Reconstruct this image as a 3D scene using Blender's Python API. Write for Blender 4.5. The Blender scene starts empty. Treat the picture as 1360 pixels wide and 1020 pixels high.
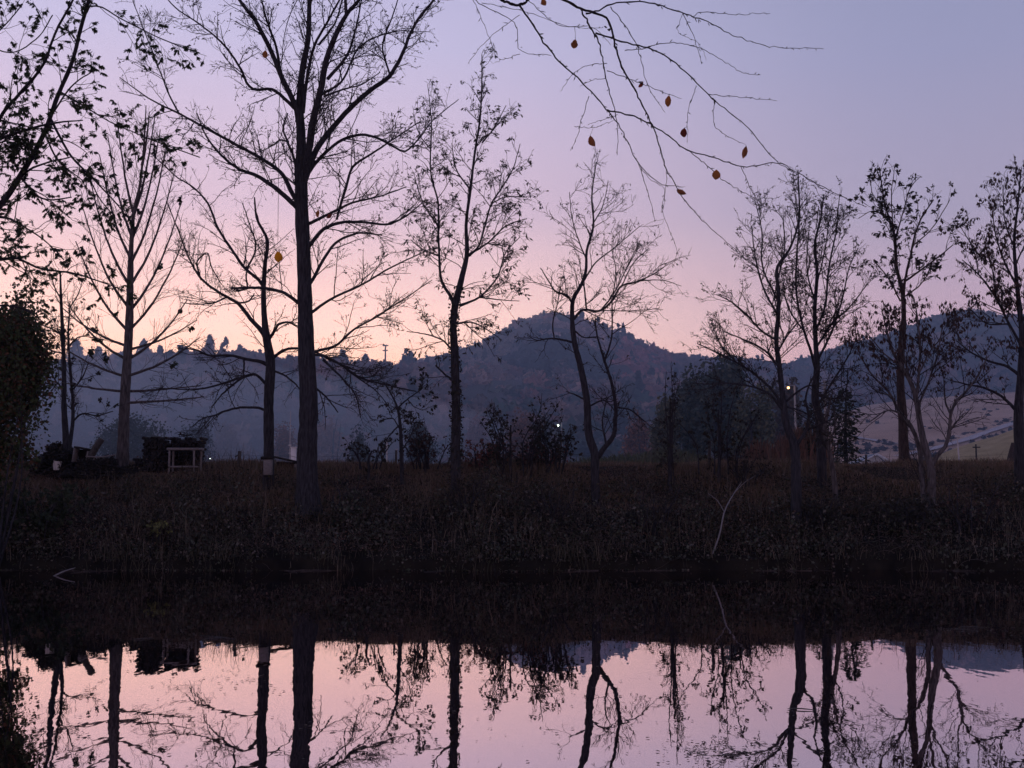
import bpy, math, numpy as np
from math import radians as RAD
rng = np.random.default_rng(7)
scene = bpy.context.scene
COL = scene.collection

# ------------------------------------------------------------------ camera
CAMH, PITCH, F = 2.0, RAD(5.42), 1400.0
cd = bpy.data.cameras.new('camera'); cam = bpy.data.objects.new('camera', cd); COL.objects.link(cam)
cd.sensor_width = 36; cd.lens = 36 * F / 1360; cd.clip_end = 6000; cd.clip_start = 0.05
cam.location = (0, 0, CAMH); cam.rotation_euler = (math.pi / 2 + PITCH, 0, 0)
scene.camera = cam
CT, ST = math.cos(PITCH), math.sin(PITCH)

def at(px, py, Y):
    """pixel of the photograph + distance -> world point(s)"""
    px = np.asarray(px, float); py = np.asarray(py, float); Y = np.asarray(Y, float)
    x = (px - 680) / F; u = (510 - py) / F
    fy = CT - u * ST; fz = ST + u * CT
    s = Y / fy
    return np.stack(np.broadcast_arrays(x * s, Y, CAMH + fz * s), -1)

# ------------------------------------------------------------------ tags
def tag(o, label=None, cat=None, group=None, kind=None):
    if label: o['label'] = label
    if cat: o['category'] = cat
    if group: o['group'] = group
    if kind: o['kind'] = kind
    return o
def empty(name, loc, label=None, cat=None, group=None):
    o = bpy.data.objects.new(name, None); COL.objects.link(o); o.location = tuple(map(float, loc))
    o.empty_display_size = 0.3
    return tag(o, label, cat, group)

# ------------------------------------------------------------------ materials
def srgb(r, g, b):
    return tuple(((c / 255) / 12.92 if c / 255 <= .04045 else ((c / 255 + .055) / 1.055) ** 2.4) for c in (r, g, b)) + (1,)
def mat(name, color, rough=.85, noise=None, color2=None, attr=False, metallic=0, bump=0, nscale=8, stretch=(1, 1, 1), emit=0, spec=.2):
    m = bpy.data.materials.new(name); m.use_nodes = True
    nt = m.node_tree; b = nt.nodes['Principled BSDF']
    b.inputs['Roughness'].default_value = rough; b.inputs['Metallic'].default_value = metallic
    b.inputs['Specular IOR Level'].default_value = spec
    c = tuple(color)[:3] + (1,)
    b.inputs['Base Color'].default_value = c
    src = None
    if attr:
        a = nt.nodes.new('ShaderNodeAttribute'); a.attribute_name = 'Col'; src = a.outputs['Color']
    if noise or bump:
        tc = nt.nodes.new('ShaderNodeTexCoord'); mp = nt.nodes.new('ShaderNodeMapping'); mp.inputs['Scale'].default_value = stretch
        nt.links.new(tc.outputs['Object'], mp.inputs['Vector'])
        n = nt.nodes.new('ShaderNodeTexNoise'); n.inputs['Scale'].default_value = nscale; n.inputs['Detail'].default_value = 6
        nt.links.new(mp.outputs['Vector'], n.inputs['Vector'])
    if noise:
        r = nt.nodes.new('ShaderNodeValToRGB'); r.color_ramp.elements[0].position = .35; r.color_ramp.elements[1].position = .68
        r.color_ramp.elements[0].color = c; r.color_ramp.elements[1].color = tuple(color2)[:3] + (1,)
        nt.links.new(n.outputs['Fac'], r.inputs['Fac']); src = r.outputs['Color']
    if src: nt.links.new(src, b.inputs['Base Color'])
    if bump:
        bp = nt.nodes.new('ShaderNodeBump'); bp.inputs['Strength'].default_value = bump; bp.inputs['Distance'].default_value = .03
        nt.links.new(n.outputs['Fac'], bp.inputs['Height']); nt.links.new(bp.outputs['Normal'], b.inputs['Normal'])
    if emit:
        b.inputs['Emission Color'].default_value = c; b.inputs['Emission Strength'].default_value = emit
    return m

M = {}
M['bark'] = mat('bark', (.018, .017, .021), .9, True, (.058, .055, .066), bump=1.0, nscale=9, stretch=(3, 3, .5))
M['bark_pale'] = mat('bark_pale', (.05, .043, .045), .9, True, (.15, .13, .135), bump=.8, nscale=7, stretch=(3, 3, .6))
M['bark_red'] = mat('bark_red', (.035, .025, .025), .9, True, (.085, .06, .058), bump=1.0, nscale=9, stretch=(3, 3, .5))
M['twig'] = mat('twig', (.035, .028, .030), .9)
M['leaf'] = mat('leaf', (.05, .05, .03), .7, attr=True)
M['woodland'] = mat('woodland', (.05, .05, .04), .95, attr=True, spec=.05)
M['ground'] = mat('ground_soil', (.012, .010, .009), 1, True, (.032, .025, .019), bump=.6, nscale=1.6, spec=.05)
M['hill'] = mat('hill_floor', (.07, .06, .05), 1, True, (.12, .09, .08), nscale=.05, spec=.05)
M['brown_field'] = mat('brown_field', (.44, .26, .17), 1, True, (.66, .42, .30), nscale=.035, stretch=(1, 3, 6), spec=.05)
M['green_field'] = mat('green_field', (.32, .23, .11), 1, True, (.44, .32, .17), nscale=.5, spec=.05)
M['gravel'] = mat('gravel_road', (.44, .37, .36), 1, True, (.62, .52, .52), nscale=.6, spec=.05)
M['wood'] = mat('grey_wood', (.16, .145, .15), .85, True, (.3, .27, .28), nscale=14, stretch=(1, 1, 6), bump=.4)
M['wood_dark'] = mat('dark_wood', (.014, .012, .013), .9, True, (.04, .034, .034), nscale=12, bump=.5)
M['post'] = mat('post_wood', (.05, .045, .045), .9, True, (.11, .10, .10), nscale=12, stretch=(3, 3, .6), bump=.5)
M['white'] = mat('white_paint', (.74, .70, .72), .6, True, (.86, .82, .83), nscale=5)
M['tin'] = mat('blue_grey_tin', (.14, .17, .22), .45, True, (.2, .23, .28), nscale=3, stretch=(12, 1, 1))
M['metal'] = mat('galvanised', (.32, .32, .34), .5, metallic=.6)
M['pale_metal'] = mat('pale_metal', (.6, .56, .58), .5)
M['dark_metal'] = mat('dark_metal', (.04, .04, .045), .6)
M['lamp_white'] = mat('lamp_white_glow', (.85, 1, .85), emit=5)
M['lamp_warm'] = mat('lamp_warm_glow', (1, .55, .25), emit=4)
M['lamp_orange'] = mat('lamp_orange_glow', (1, .5, .22), emit=3)

# ------------------------------------------------------------------ mesh helpers
def mesh_obj(name, V, Fc, m, parent=None, loc=(0, 0, 0), col=None, smooth=False):
    V = np.asarray(V, float) - np.asarray(loc, float)
    Fc = np.asarray(Fc, np.int32); k = Fc.shape[1]
    me = bpy.data.meshes.new(name)
    me.vertices.add(len(V)); me.vertices.foreach_set('co', V.ravel().astype(np.float32))
    me.loops.add(Fc.size); me.loops.foreach_set('vertex_index', Fc.ravel())
    me.polygons.add(len(Fc)); me.polygons.foreach_set('loop_start', np.arange(0, Fc.size, k, dtype=np.int32))
    me.polygons.foreach_set('loop_total', np.full(len(Fc), k, np.int32))
    me.update(calc_edges=True)
    if smooth: me.polygons.foreach_set('use_smooth', np.ones(len(Fc), bool))
    if col is not None:
        ca = me.color_attributes.new('Col', 'FLOAT_COLOR', 'POINT')
        c4 = np.ones((len(V), 4), np.float32); c4[:, :3] = np.clip(col, 0, 1); ca.data.foreach_set('color', c4.ravel())
    me.materials.append(m)
    o = bpy.data.objects.new(name, me); COL.objects.link(o)
    if parent is not None: o.parent = parent
    return o

class Acc:
    """collects quads into one mesh"""
    def __init__(s): s.V = []; s.F = []; s.C = []; s.n = 0
    def add(s, V, Fc, C=None):
        V = np.asarray(V, float).reshape(-1, 3); Fc = np.asarray(Fc, int)
        s.V.append(V); s.F.append(Fc + s.n); s.n += len(V)
        if C is not None: s.C.append(C)
        return s
    def box(s, c, d, rz=0, rx=0, ry=0):
        x, y, z = [q / 2 for q in d]
        v = np.array([(i * x, j * y, k * z) for k in (-1, 1) for j in (-1, 1) for i in (-1, 1)], float)
        for ang, (a, b) in ((rx, (1, 2)), (ry, (2, 0)), (rz, (0, 1))):
            ca, sa = math.cos(ang), math.sin(ang); va, vb = v[:, a].copy(), v[:, b].copy()
            v[:, a] = ca * va - sa * vb; v[:, b] = sa * va + ca * vb
        return s.add(v + np.array(c, float), [(0, 2, 3, 1), (4, 5, 7, 6), (0, 1, 5, 4), (2, 6, 7, 3), (0, 4, 6, 2), (1, 3, 7, 5)])
    def tubes(s, P, R, k=4):
        P = np.asarray(P, float); R = np.asarray(R, float)
        if P.ndim == 2: P = P[None]; R = R[None]
        Mn, N = P.shape[:2]
        T = np.gradient(P, axis=1); T /= np.linalg.norm(T, axis=2, keepdims=True) + 1e-9
        Tm = T.mean(1, keepdims=True)
        ref = np.where(np.abs(Tm[..., 2:3]) < .8, np.array([0, 0, 1.]), np.array([1., 0, 0]))
        A = np.cross(T, np.broadcast_to(ref, T.shape)); A /= np.linalg.norm(A, axis=2, keepdims=True) + 1e-9
        B = np.cross(T, A)
        th = np.arange(k) * 2 * math.pi / k
        V = P[:, :, None] + R[:, :, None, None] * (A[:, :, None] * np.cos(th)[:, None] + B[:, :, None] * np.sin(th)[:, None])
        idx = np.arange(Mn * N * k).reshape(Mn, N, k)
        a = idx[:, :-1]; b = idx[:, 1:]
        Fq = np.stack([a, np.roll(a, -1, 2), np.roll(b, -1, 2), b], -1).reshape(-1, 4)
        s.add(V, Fq)
        if k == 4:
            s.F.append(np.concatenate([idx[:, 0][:, ::-1], idx[:, -1]]) + s.n - Mn * N * k)
        return s
    def build(s, name, m, parent=None, loc=(0, 0, 0), smooth=False):
        C = np.concatenate(s.C) if s.C else None
        return mesh_obj(name, np.concatenate(s.V), np.concatenate(s.F), m, parent, loc, C, smooth)

def unit(v): return v / (np.linalg.norm(v, axis=-1, keepdims=True) + 1e-9)
def resample(P, R, n):
    """centripetal-ish smooth resample of a traced polyline (P (k,3)), R (k,)"""
    P = np.asarray(P, float); R = np.asarray(R, float); k = len(P)
    if k == 2: P = np.stack([P[0], P.mean(0), P[1]]); R = np.array([R[0], R.mean(), R[1]]); k = 3
    d = np.r_[0, np.cumsum(np.linalg.norm(np.diff(P, axis=0), axis=1))]
    t = np.linspace(0, d[-1], n)
    m = np.gradient(P, d, axis=0)
    i = np.clip(np.searchsorted(d, t, side='right') - 1, 0, k - 2)
    h = (d[i + 1] - d[i])[:, None]; s = ((t - d[i])[:, None]) / h
    Q = (2*s**3-3*s**2+1)*P[i] + (s**3-2*s**2+s)*h*m[i] + (-2*s**3+3*s**2)*P[i+1] + (s**3-s**2)*h*m[i+1]
    return Q, np.interp(t, d, R)

def grow(P, R, n, L, ang, up, npts=6, wig=.12, tmin=.12, tmax=1., rr=.55, rmin=.004, rmax=1, r=rng, flat=1.0, Lrel=True):
    """children of parents P (M,N,3); n children each; returns P2,R2"""
    Mn, N = P.shape[:2]
    seg = np.linalg.norm(np.diff(P, axis=1), axis=2).sum(1)
    n_i = np.maximum(1, np.round(n * (seg if not Lrel else np.ones(Mn)) )).astype(int)
    pid = np.repeat(np.arange(Mn), n_i); K = len(pid)
    t = r.uniform(tmin, tmax, K); x = t * (N - 1); i = np.minimum(x.astype(int), N - 2); f = (x - i)[:, None]
    p0 = P[pid, i] * (1 - f) + P[pid, i + 1] * f
    T = unit(P[pid, i + 1] - P[pid, i])
    q = r.normal(size=(K, 3)); q[:, 1] *= flat; q -= (q * T).sum(1, keepdims=True) * T; q = unit(q)
    a = np.radians(r.normal(ang, ang * .25, K))[:, None]
    D = unit(np.cos(a) * T + np.sin(a) * q + np.array([0, 0, up * .6]))
    Lp = (seg[pid] if Lrel else np.ones(K))
    Ln = L * Lp * (1.15 - .75 * t) * r.uniform(.55, 1.3, K)
    st = (Ln / (npts - 1))[:, None]
    out = [p0]
    for j in range(npts - 1):
        D = unit(D + r.normal(scale=wig, size=(K, 3)) + np.array([0, 0, up * .22]))
        out.append(out[-1] + D * st)
    P2 = np.stack(out, 1)
    r0 = np.clip((R[pid, i] * (1 - f[:, 0]) + R[pid, i + 1] * f[:, 0]) * rr, rmin, rmax)
    R2 = r0[:, None] * np.linspace(1, .45, npts)[None]
    return P2, np.maximum(R2, rmin)

def leaves_at(acc, p, size, cols, droop=.3, r=rng, aspect=.45, jit=.15, dirs=None):
    """folded diamond leaves; p (K,3), size scalar or (K,)"""
    K = len(p)
    if K == 0: return
    size = np.broadcast_to(np.asarray(size, float), (K,)) * r.uniform(.6, 1.35, K)
    D = r.normal(size=(K, 3)) if dirs is None else dirs + r.normal(size=(K, 3)) * .45
    D[:, 2] -= droop * 2; D = unit(D)
    W = unit(np.cross(D, r.normal(size=(K, 3))))
    Nn = np.cross(D, W)
    s = size[:, None]
    v = np.stack([p, p + D * s * .5 + W * s * aspect + Nn * s * .1, p + D * s, p + D * s * .45 - W * s * aspect + Nn * s * .1], 1)
    base = np.asarray(cols, float)
    c = base[r.integers(0, len(base), K)] * r.uniform(1 - jit * 2, 1 + jit * 2, (K, 1))
    acc.add(v, np.arange(K * 4).reshape(-1, 4), np.repeat(c, 4, 0))

def pick(P, K, r=rng, tmin=.2):
    Mn, N = P.shape[:2]
    m = r.integers(0, Mn, K); x = r.uniform(tmin, 1, K) * (N - 1); i = np.minimum(x.astype(int), N - 2); f = (x - i)[:, None]
    return P[m, i] * (1 - f) + P[m, i + 1] * f, unit(P[m, i + 1] - P[m, i])

# ------------------------------------------------------------------ ground height
def sstep(a, b, x):
    t = np.clip((x - a) / (b - a), 0, 1); return t * t * (3 - 2 * t)
def wob(x, y, s, seed=0):
    return (np.sin(x * s + seed) + np.sin(x * s * 1.73 + y * s * 1.31 + seed * 2.1) + np.sin(y * s * 2.07 - x * s * .61 + seed * .7)) / 3
PY = np.array([-60, 0, 5.2, 6.6, 7.0, 24.5, 24.72, 24.78, 25.4, 26.5, 28, 30, 31.3, 32.2, 36, 50, 80, 140, 4000.])
PZ = np.array([.8, .45, .3, .05, -1.1, -1.2, -.5, .22, .55, 1.05, 1.62, 2.22, 2.53, 2.555, 2.45, 2.2, 1.9, 1.6, 1.6])
def far_prof(y): return np.interp(y, PY, PZ)
def height(x, y):
    x = np.asarray(x, float); y = np.asarray(y, float)
    sh = .34 * wob(x, y * 0, .55, 1) + .16 * wob(x, y * 0, 2.1, 2) + .05 * wob(x, y * 0, 7.0, 6)
    h = far_prof(y + sh * (np.abs(y - 24.7) < 4) )
    b = sstep(25.2, 26.2, y) * (1 - .85 * sstep(30.4, 31.2, y) * (1 - sstep(33, 40, y)))
    h = h + b * (.10 * wob(x, y, .8, 3) + .06 * wob(x, y, 2.3, 5))
    # land closing the pond on the left, beyond the frame, and on the right
    xl = -.486 * y - 2.0 + .35 * wob(y, y * 0, .5, 4)
    side = np.interp(np.maximum(xl - x, x - (.486 * y + 14)), [-.2, 0.05, .5, 2.5, 8], [0, .35, .7, 1.3, 1.9])
    pond = sstep(6.2, 6.8, y) * (1 - sstep(24.3, 24.75, y))
    m = np.maximum(xl - x, x - (.486 * y + 14)) > -.2
    h = np.where(m & (y > 5) & (y < 31), np.maximum(h, side * 1.0 - (1 - pond) * .0), h)
    # small meadow rise seen past the crest
    h = h + 2.25 * np.exp(-((x - 11) / 9) ** 2 - ((y - 82) / 13) ** 2)
    return h

def axis(parts):
    out = []
    for a, b, s in parts: out.append(np.arange(a, b, s))
    return np.unique(np.round(np.concatenate(out), 4))
xs = axis([(-1100, -300, 80), (-300, -60, 20), (-60, -24, 3), (-24, 24, .25), (24, 60, 3), (60, 300, 20), (300, 1101, 80)])
ys = axis([(-60, 5, 4), (5, 7.2, .2), (7.2, 24.2, 1.0), (24.0, 26.5, .07), (26.5, 36, .2), (36, 120, 4), (120, 600, 40), (600, 1001, 80)])
X, Y = np.meshgrid(xs, ys)
Z = height(X, Y)
idx = np.arange(X.size).reshape(X.shape)
Fq = np.stack([idx[:-1, :-1], idx[:-1, 1:], idx[1:, 1:], idx[1:, :-1]], -1).reshape(-1, 4)
tag(mesh_obj('ground', np.stack([X, Y, Z], -1).reshape(-1, 3), Fq, M['ground'], smooth=True), kind='structure')

# water
wm = bpy.data.materials.new('pond_water'); wm.use_nodes = True
nt = wm.node_tree; nt.nodes.clear()
out = nt.nodes.new('ShaderNodeOutputMaterial'); gl = nt.nodes.new('ShaderNodeBsdfGlossy'); gl.inputs['Roughness'].default_value = .012
gl.inputs['Color'].default_value = (.80, .72, .74, 1)
df = nt.nodes.new('ShaderNodeBsdfDiffuse'); df.inputs['Color'].default_value = (.012, .012, .012, 1)
mx = nt.nodes.new('ShaderNodeMixShader'); mx.inputs[0].default_value = .93
tc = nt.nodes.new('ShaderNodeTexCoord'); mp = nt.nodes.new('ShaderNodeMapping'); mp.inputs['Scale'].default_value = (1.1, .5, 1)
n1 = nt.nodes.new('ShaderNodeTexNoise'); n1.inputs['Scale'].default_value = 2.2; n1.inputs['Detail'].default_value = 3
bp = nt.nodes.new('ShaderNodeBump'); bp.inputs['Strength'].default_value = .16; bp.inputs['Distance'].default_value = .01
L = nt.links.new
L(tc.outputs['Object'], mp.inputs['Vector']); L(mp.outputs['Vector'], n1.inputs['Vector']); L(n1.outputs['Fac'], bp.inputs['Height'])
L(bp.outputs['Normal'], gl.inputs['Normal']); L(df.outputs[0], mx.inputs[1]); L(gl.outputs[0], mx.inputs[2]); L(mx.outputs[0], out.inputs[0])
tag(mesh_obj('water', [(-40, 5.5, 0), (40, 5.5, 0), (40, 26.5, 0), (-40, 26.5, 0)], [(0, 1, 2, 3)], wm), kind='structure')

# ------------------------------------------------------------------ hills (ridge traced as silhouette, real slope with depth)
def hill(name, ridge, Y0, Y1, m, nu=120, nv=26, rough=3.0, base_z=1.0, seed=1, kind='structure', drop=0):
    """ridge: [(px,py)] skyline; slope climbs from distance Y0 to Y1 then falls behind"""
    rx = np.array([a for a, b in ridge], float); ry = np.array([b for a, b in ridge], float) + drop
    U = np.linspace(rx[0], rx[-1], nu)
    top = at(U, np.interp(U, rx, ry), Y1)
    v = np.linspace(0, 1.6, nv)
    Yv = Y0 + (Y1 - Y0) * v
    XX = np.outer(Yv, (U - 680) / F / CT) * 1.0
    prof = np.where(v <= 1, np.sin(np.clip(v, 0, 1) * math.pi / 2) ** 1.15, np.cos((v - 1) * 1.9))
    ZZ = base_z + (top[:, 2] - base_z)[None] * prof[:, None]
    XX = XX / Yv[:, None] * (Yv[:, None])
    YY = np.repeat(Yv[:, None], nu, 1)
    damp = np.sin(np.clip(v, 0, 1) * math.pi)[:, None]
    ZZ = ZZ + rough * damp * wob(XX, YY, .022, seed) + rough * .5 * damp * wob(XX, YY, .06, seed + 3)
    idx = np.arange(XX.size).reshape(XX.shape)
    Fq = np.stack([idx[:-1, :-1], idx[:-1, 1:], idx[1:, 1:], idx[1:, :-1]], -1).reshape(-1, 4)
    o = tag(mesh_obj(name, np.stack([XX, YY, ZZ], -1).reshape(-1, 3), Fq, m, smooth=True), kind=kind)
    def surf(u, w):
        fx = (u - U[0]) / (U[-1] - U[0]) * (nu - 1); fy = w / 1.6 * (nv - 1)
        i = np.clip(fx.astype(int), 0, nu - 2); j = np.clip(fy.astype(int), 0, nv - 2); a = fx - i; b = fy - j
        g = lambda A: A[j, i] * (1 - a) * (1 - b) + A[j, i + 1] * a * (1 - b) + A[j + 1, i] * (1 - a) * b + A[j + 1, i + 1] * a * b
        return np.stack([g(XX), g(YY), g(ZZ)], -1)
    return surf, (rx[0], rx[-1])

# low-poly core for forest crowns
def ico():
    t = (1 + 5 ** .5) / 2
    V = np.array([(-1, t, 0), (1, t, 0), (-1, -t, 0), (1, -t, 0), (0, -1, t), (0, 1, t), (0, -1, -t), (0, 1, -t), (t, 0, -1), (t, 0, 1), (-t, 0, -1), (-t, 0, 1)], float)
    Ft = [(0, 11, 5), (0, 5, 1), (0, 1, 7), (0, 7, 10), (0, 10, 11), (1, 5, 9), (5, 11, 4), (11, 10, 2), (10, 7, 6), (7, 1, 8), (3, 9, 4), (3, 4, 2), (3, 2, 6), (3, 6, 8), (3, 8, 9), (4, 9, 5), (2, 4, 11), (6, 2, 10), (8, 6, 7), (9, 8, 1)]
    return unit(V), np.array(Ft)
ICO_V, ICO_F = ico()
def forest(name, P, size, cols, quads=60, qs=.16, core=.72, conifer=None, r=rng, patch=.01, zones=None):
    """far woodland: crowns at P (K,3); one stuff mesh"""
    K = len(P); size = np.broadcast_to(size, (K,)) * r.uniform(.65, 1.3, K)
    asp = r.uniform(.95, 1.5, K)
    con = np.zeros(K, bool) if conifer is None else conifer
    cols = np.asarray(cols, float)
    pw = wob(P[:, 0], P[:, 1], patch, 9) * .5 + .5 + r.normal(scale=.22, size=K)
    ci = np.clip((pw * len(cols)).astype(int), 0, len(cols) - 1)
    C = cols[ci] * r.uniform(.65, 1.4, (K, 1))
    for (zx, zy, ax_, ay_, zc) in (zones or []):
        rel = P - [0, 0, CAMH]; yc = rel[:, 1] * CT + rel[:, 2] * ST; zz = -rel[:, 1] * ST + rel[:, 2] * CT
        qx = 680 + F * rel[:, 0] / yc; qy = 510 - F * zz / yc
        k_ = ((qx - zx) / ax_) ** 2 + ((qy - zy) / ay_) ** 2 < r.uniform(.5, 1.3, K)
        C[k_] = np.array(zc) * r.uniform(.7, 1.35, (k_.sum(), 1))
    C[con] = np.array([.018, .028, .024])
    acc = Acc()
    # quads on ellipsoid shells
    D = unit(r.normal(size=(K, quads, 3))); D[..., 2] = np.abs(D[..., 2]) * 1.0 - .25
    rad = r.uniform(.55, 1.08, (K, quads, 1))
    off = D * rad * (size / 2)[:, None, None]; off[..., 2] *= asp[:, None]
    h = r.uniform(0, 1, (K, quads))
    oc = np.stack([D[..., 0] * (1 - h) * .42, D[..., 1] * (1 - h) * .42, h * 1.1 - .1], -1) * size[:, None, None]
    off = np.where(con[:, None, None], oc, off)
    ctr = P[:, None] + np.array([0, 0, .45]) * size[:, None, None] + off
    ctr = ctr.reshape(-1, 3); n = len(ctr)
    a = unit(r.normal(size=(n, 3))); b = unit(np.cross(a, r.normal(size=(n, 3))))
    s = np.repeat(size, quads)[:, None] * qs * r.uniform(.5, 1.3, (n, 1))
    V = np.stack([ctr - a * s, ctr - b * s * .7, ctr + a * s, ctr + b * s * .7], 1)
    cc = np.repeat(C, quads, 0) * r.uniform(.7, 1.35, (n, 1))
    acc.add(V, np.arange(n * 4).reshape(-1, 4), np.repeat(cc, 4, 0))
    # core
    d = ICO_V[None] * (size / 2 * core)[:, None, None] * r.uniform(.8, 1.2, (K, 12, 1)); d[..., 2] *= asp[:, None]
    d[con] *= .45
    VV = P[:, None] + np.array([0, 0, .42]) * size[:, None, None] + d
    Fi = (np.arange(K)[:, None, None] * 12 + ICO_F[None]).reshape(-1, 3)
    Fi = np.c_[Fi, Fi[:, 2]]
    tris = Fi[:, :3]
    o = acc.build(name, M['woodland'])
    # core appended as own faces through a second tiny mesh join
    me = o.data
    V0 = np.empty(len(me.vertices) * 3, np.float32); me.vertices.foreach_get('co', V0)
    Vall = np.concatenate([V0.reshape(-1, 3), VV.reshape(-1, 3)]); nq = len(V0) // 3
    m2 = bpy.data.meshes.new(name)
    Fq = np.arange(nq).reshape(-1, 4)
    loops = np.concatenate([Fq.ravel(), (tris + nq).ravel()]).astype(np.int32)
    m2.vertices.add(len(Vall)); m2.vertices.foreach_set('co', Vall.astype(np.float32).ravel())
    m2.loops.add(len(loops)); m2.loops.foreach_set('vertex_index', loops)
    ls = np.concatenate([np.arange(len(Fq)) * 4, len(Fq) * 4 + np.arange(len(tris)) * 3]).astype(np.int32)
    lt = np.concatenate([np.full(len(Fq), 4), np.full(len(tris), 3)]).astype(np.int32)
    m2.polygons.add(len(ls)); m2.polygons.foreach_set('loop_start', ls); m2.polygons.foreach_set('loop_total', lt)
    m2.update(calc_edges=True)
    ca = m2.color_attributes.new('Col', 'FLOAT_COLOR', 'POINT')
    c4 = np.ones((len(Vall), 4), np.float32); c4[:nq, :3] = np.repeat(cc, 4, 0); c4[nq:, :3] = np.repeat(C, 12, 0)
    ca.data.foreach_set('color', np.clip(c4, 0, 1).ravel()); m2.materials.append(M['woodland'])
    o.data = m2; bpy.data.meshes.remove(me)
    return o

WOODS = [(.035, .06, .045), (.05, .08, .06), (.10, .10, .07), (.17, .125, .10), (.24, .16, .135), (.22, .105, .085), (.30, .19, .16), (.14, .11, .11)]
def scatter(surf, rngx, n, vmin=0, vmax=1.12, mask=None):
    u = rng.uniform(rngx[0] + 1, rngx[1] - 1, n); w = rng.uniform(vmin, vmax, n)
    P = surf(u, w)
    return P

ridge_left = [(-520, 470), (-300, 480), (-100, 488), (0, 492), (60, 492), (110, 486), (160, 480), (210, 476), (270, 473), (330, 476), (400, 479), (470, 486), (520, 490), (560, 486), (600, 487), (680, 492), (760, 500), (900, 515), (1000, 530)]
s1, r1 = hill('wooded_ridge', ridge_left, 190, 400, M['hill'], rough=3, drop=9)
ridge_mid = [(380, 500), (480, 492), (540, 484), (600, 474), (640, 463), (670, 447), (690, 435), (712, 427), (735, 424), (760, 427), (790, 435), (820, 444), (850, 457), (880, 466), (920, 473), (960, 478), (1010, 484), (1080, 500), (1200, 520), (1400, 540)]
s2, r2 = hill('mountain', ridge_mid, 215, 500, M['hill'], rough=6, seed=4, drop=12)
ridge_right = [(960, 520), (1020, 492), (1070, 470), (1110, 457), (1150, 446), (1190, 436), (1225, 422), (1250, 411), (1285, 405), (1320, 408), (1360, 414), (1440, 424), (1600, 450), (1850, 470)]
s3, r3 = hill('hill', ridge_right, 335, 480, M['hill'], rough=5, seed=7, drop=12)
ridge_field = [(1010, 606), (1080, 572), (1110, 554), (1150, 543), (1200, 536), (1260, 532), (1320, 529), (1400, 525), (1550, 520), (1800, 520)]
s4, r4 = hill('brown_field', ridge_field, 150, 330, M['brown_field'], rough=.6, seed=9)
ridge_mead = [(1205, 622), (1240, 606), (1262, 597), (1290, 588), (1320, 580), (1345, 571), (1380, 562), (1450, 548), (1600, 535)]
s5, r5 = hill('grass_slope', ridge_mead, 84, 128, M['green_field'], rough=.15, seed=2)

# keep crowns lower than the traced skyline by planting them a little under it
def forest_on(name, surf, rg, n, size, label, vmax=1.1, cols=WOODS, patch=.012, conf=.02, vmin=0.0, quads=60, zones=None):
    P = scatter(surf, rg, n, vmin, vmax); P[:, 2] -= size * .62
    c = rng.uniform(size=len(P)) < conf
    o = forest(name, P, size, cols, conifer=c, patch=patch, quads=quads, zones=zones)
    return tag(o, label, 'forest', kind='stuff')
forest_on('woodland', s1, r1, 3600, 6.2, 'hazy blue wooded slope running across the left behind the bank')
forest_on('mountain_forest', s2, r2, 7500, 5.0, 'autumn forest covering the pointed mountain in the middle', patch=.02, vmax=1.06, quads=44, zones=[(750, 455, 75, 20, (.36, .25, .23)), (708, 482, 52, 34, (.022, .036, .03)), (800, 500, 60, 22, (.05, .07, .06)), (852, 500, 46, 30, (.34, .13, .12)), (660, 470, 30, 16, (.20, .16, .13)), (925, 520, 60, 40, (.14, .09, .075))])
forest_on('hillside_forest', s3, r3, 3800, 4.6, 'dark forest covering the hill on the right above the brown field', vmax=1.06, quads=44)

# gravel road strip climbing across the brown field: follows that surface
def road_on(surf, pts, wid, name):
    pts = np.array(pts, float); n = 60
    t = np.linspace(0, 1, n); u = np.interp(t, np.linspace(0, 1, len(pts)), pts[:, 0]); w = np.interp(t, np.linspace(0, 1, len(pts)), pts[:, 1])
    A = surf(u, w); T = unit(np.gradient(A, axis=0)); S = unit(np.cross(T, [0, 0, 1.])) * wid
    V = np.concatenate([A - S * (1 + .25 * wob(A[:, 0], A[:, 1], .35, 2))[:, None], A + S * (1 + .25 * wob(A[:, 0], A[:, 1], .4, 5))[:, None]]) + [0, 0, .12]
    V[:, 2] += 0
    Fq = [(i, i + 1, n + i + 1, n + i) for i in range(n - 1)]
    return tag(mesh_obj(name, V, Fq, M['gravel']), kind='structure')
def w_for(surf, u, py, lo=0., hi=.99):
    """slope parameter at which the slope shows at pixel row py"""
    W = np.linspace(lo, hi, 400); P = surf(np.full(400, float(u)), W)
    rel = P - [0, 0, CAMH]; yc = rel[:, 1] * CT + rel[:, 2] * ST; zc = -rel[:, 1] * ST + rel[:, 2] * CT
    row = 510 - F * zc / yc
    return float(W[np.argmin(abs(row - py))])
road_px = [(1190, 606), (1230, 597), (1262, 589), (1290, 580), (1320, 570), (1348, 561), (1400, 552), (1500, 540)]
road_on(s4, [(u, w_for(s4, u, p)) for u, p in road_px], 1.35, 'road')
track_px = [(1120, 578), (1145, 583), (1170, 587), (1195, 590)]
road_on(s4, [(u, w_for(s4, u, p)) for u, p in track_px], .9, 'path')
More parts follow.
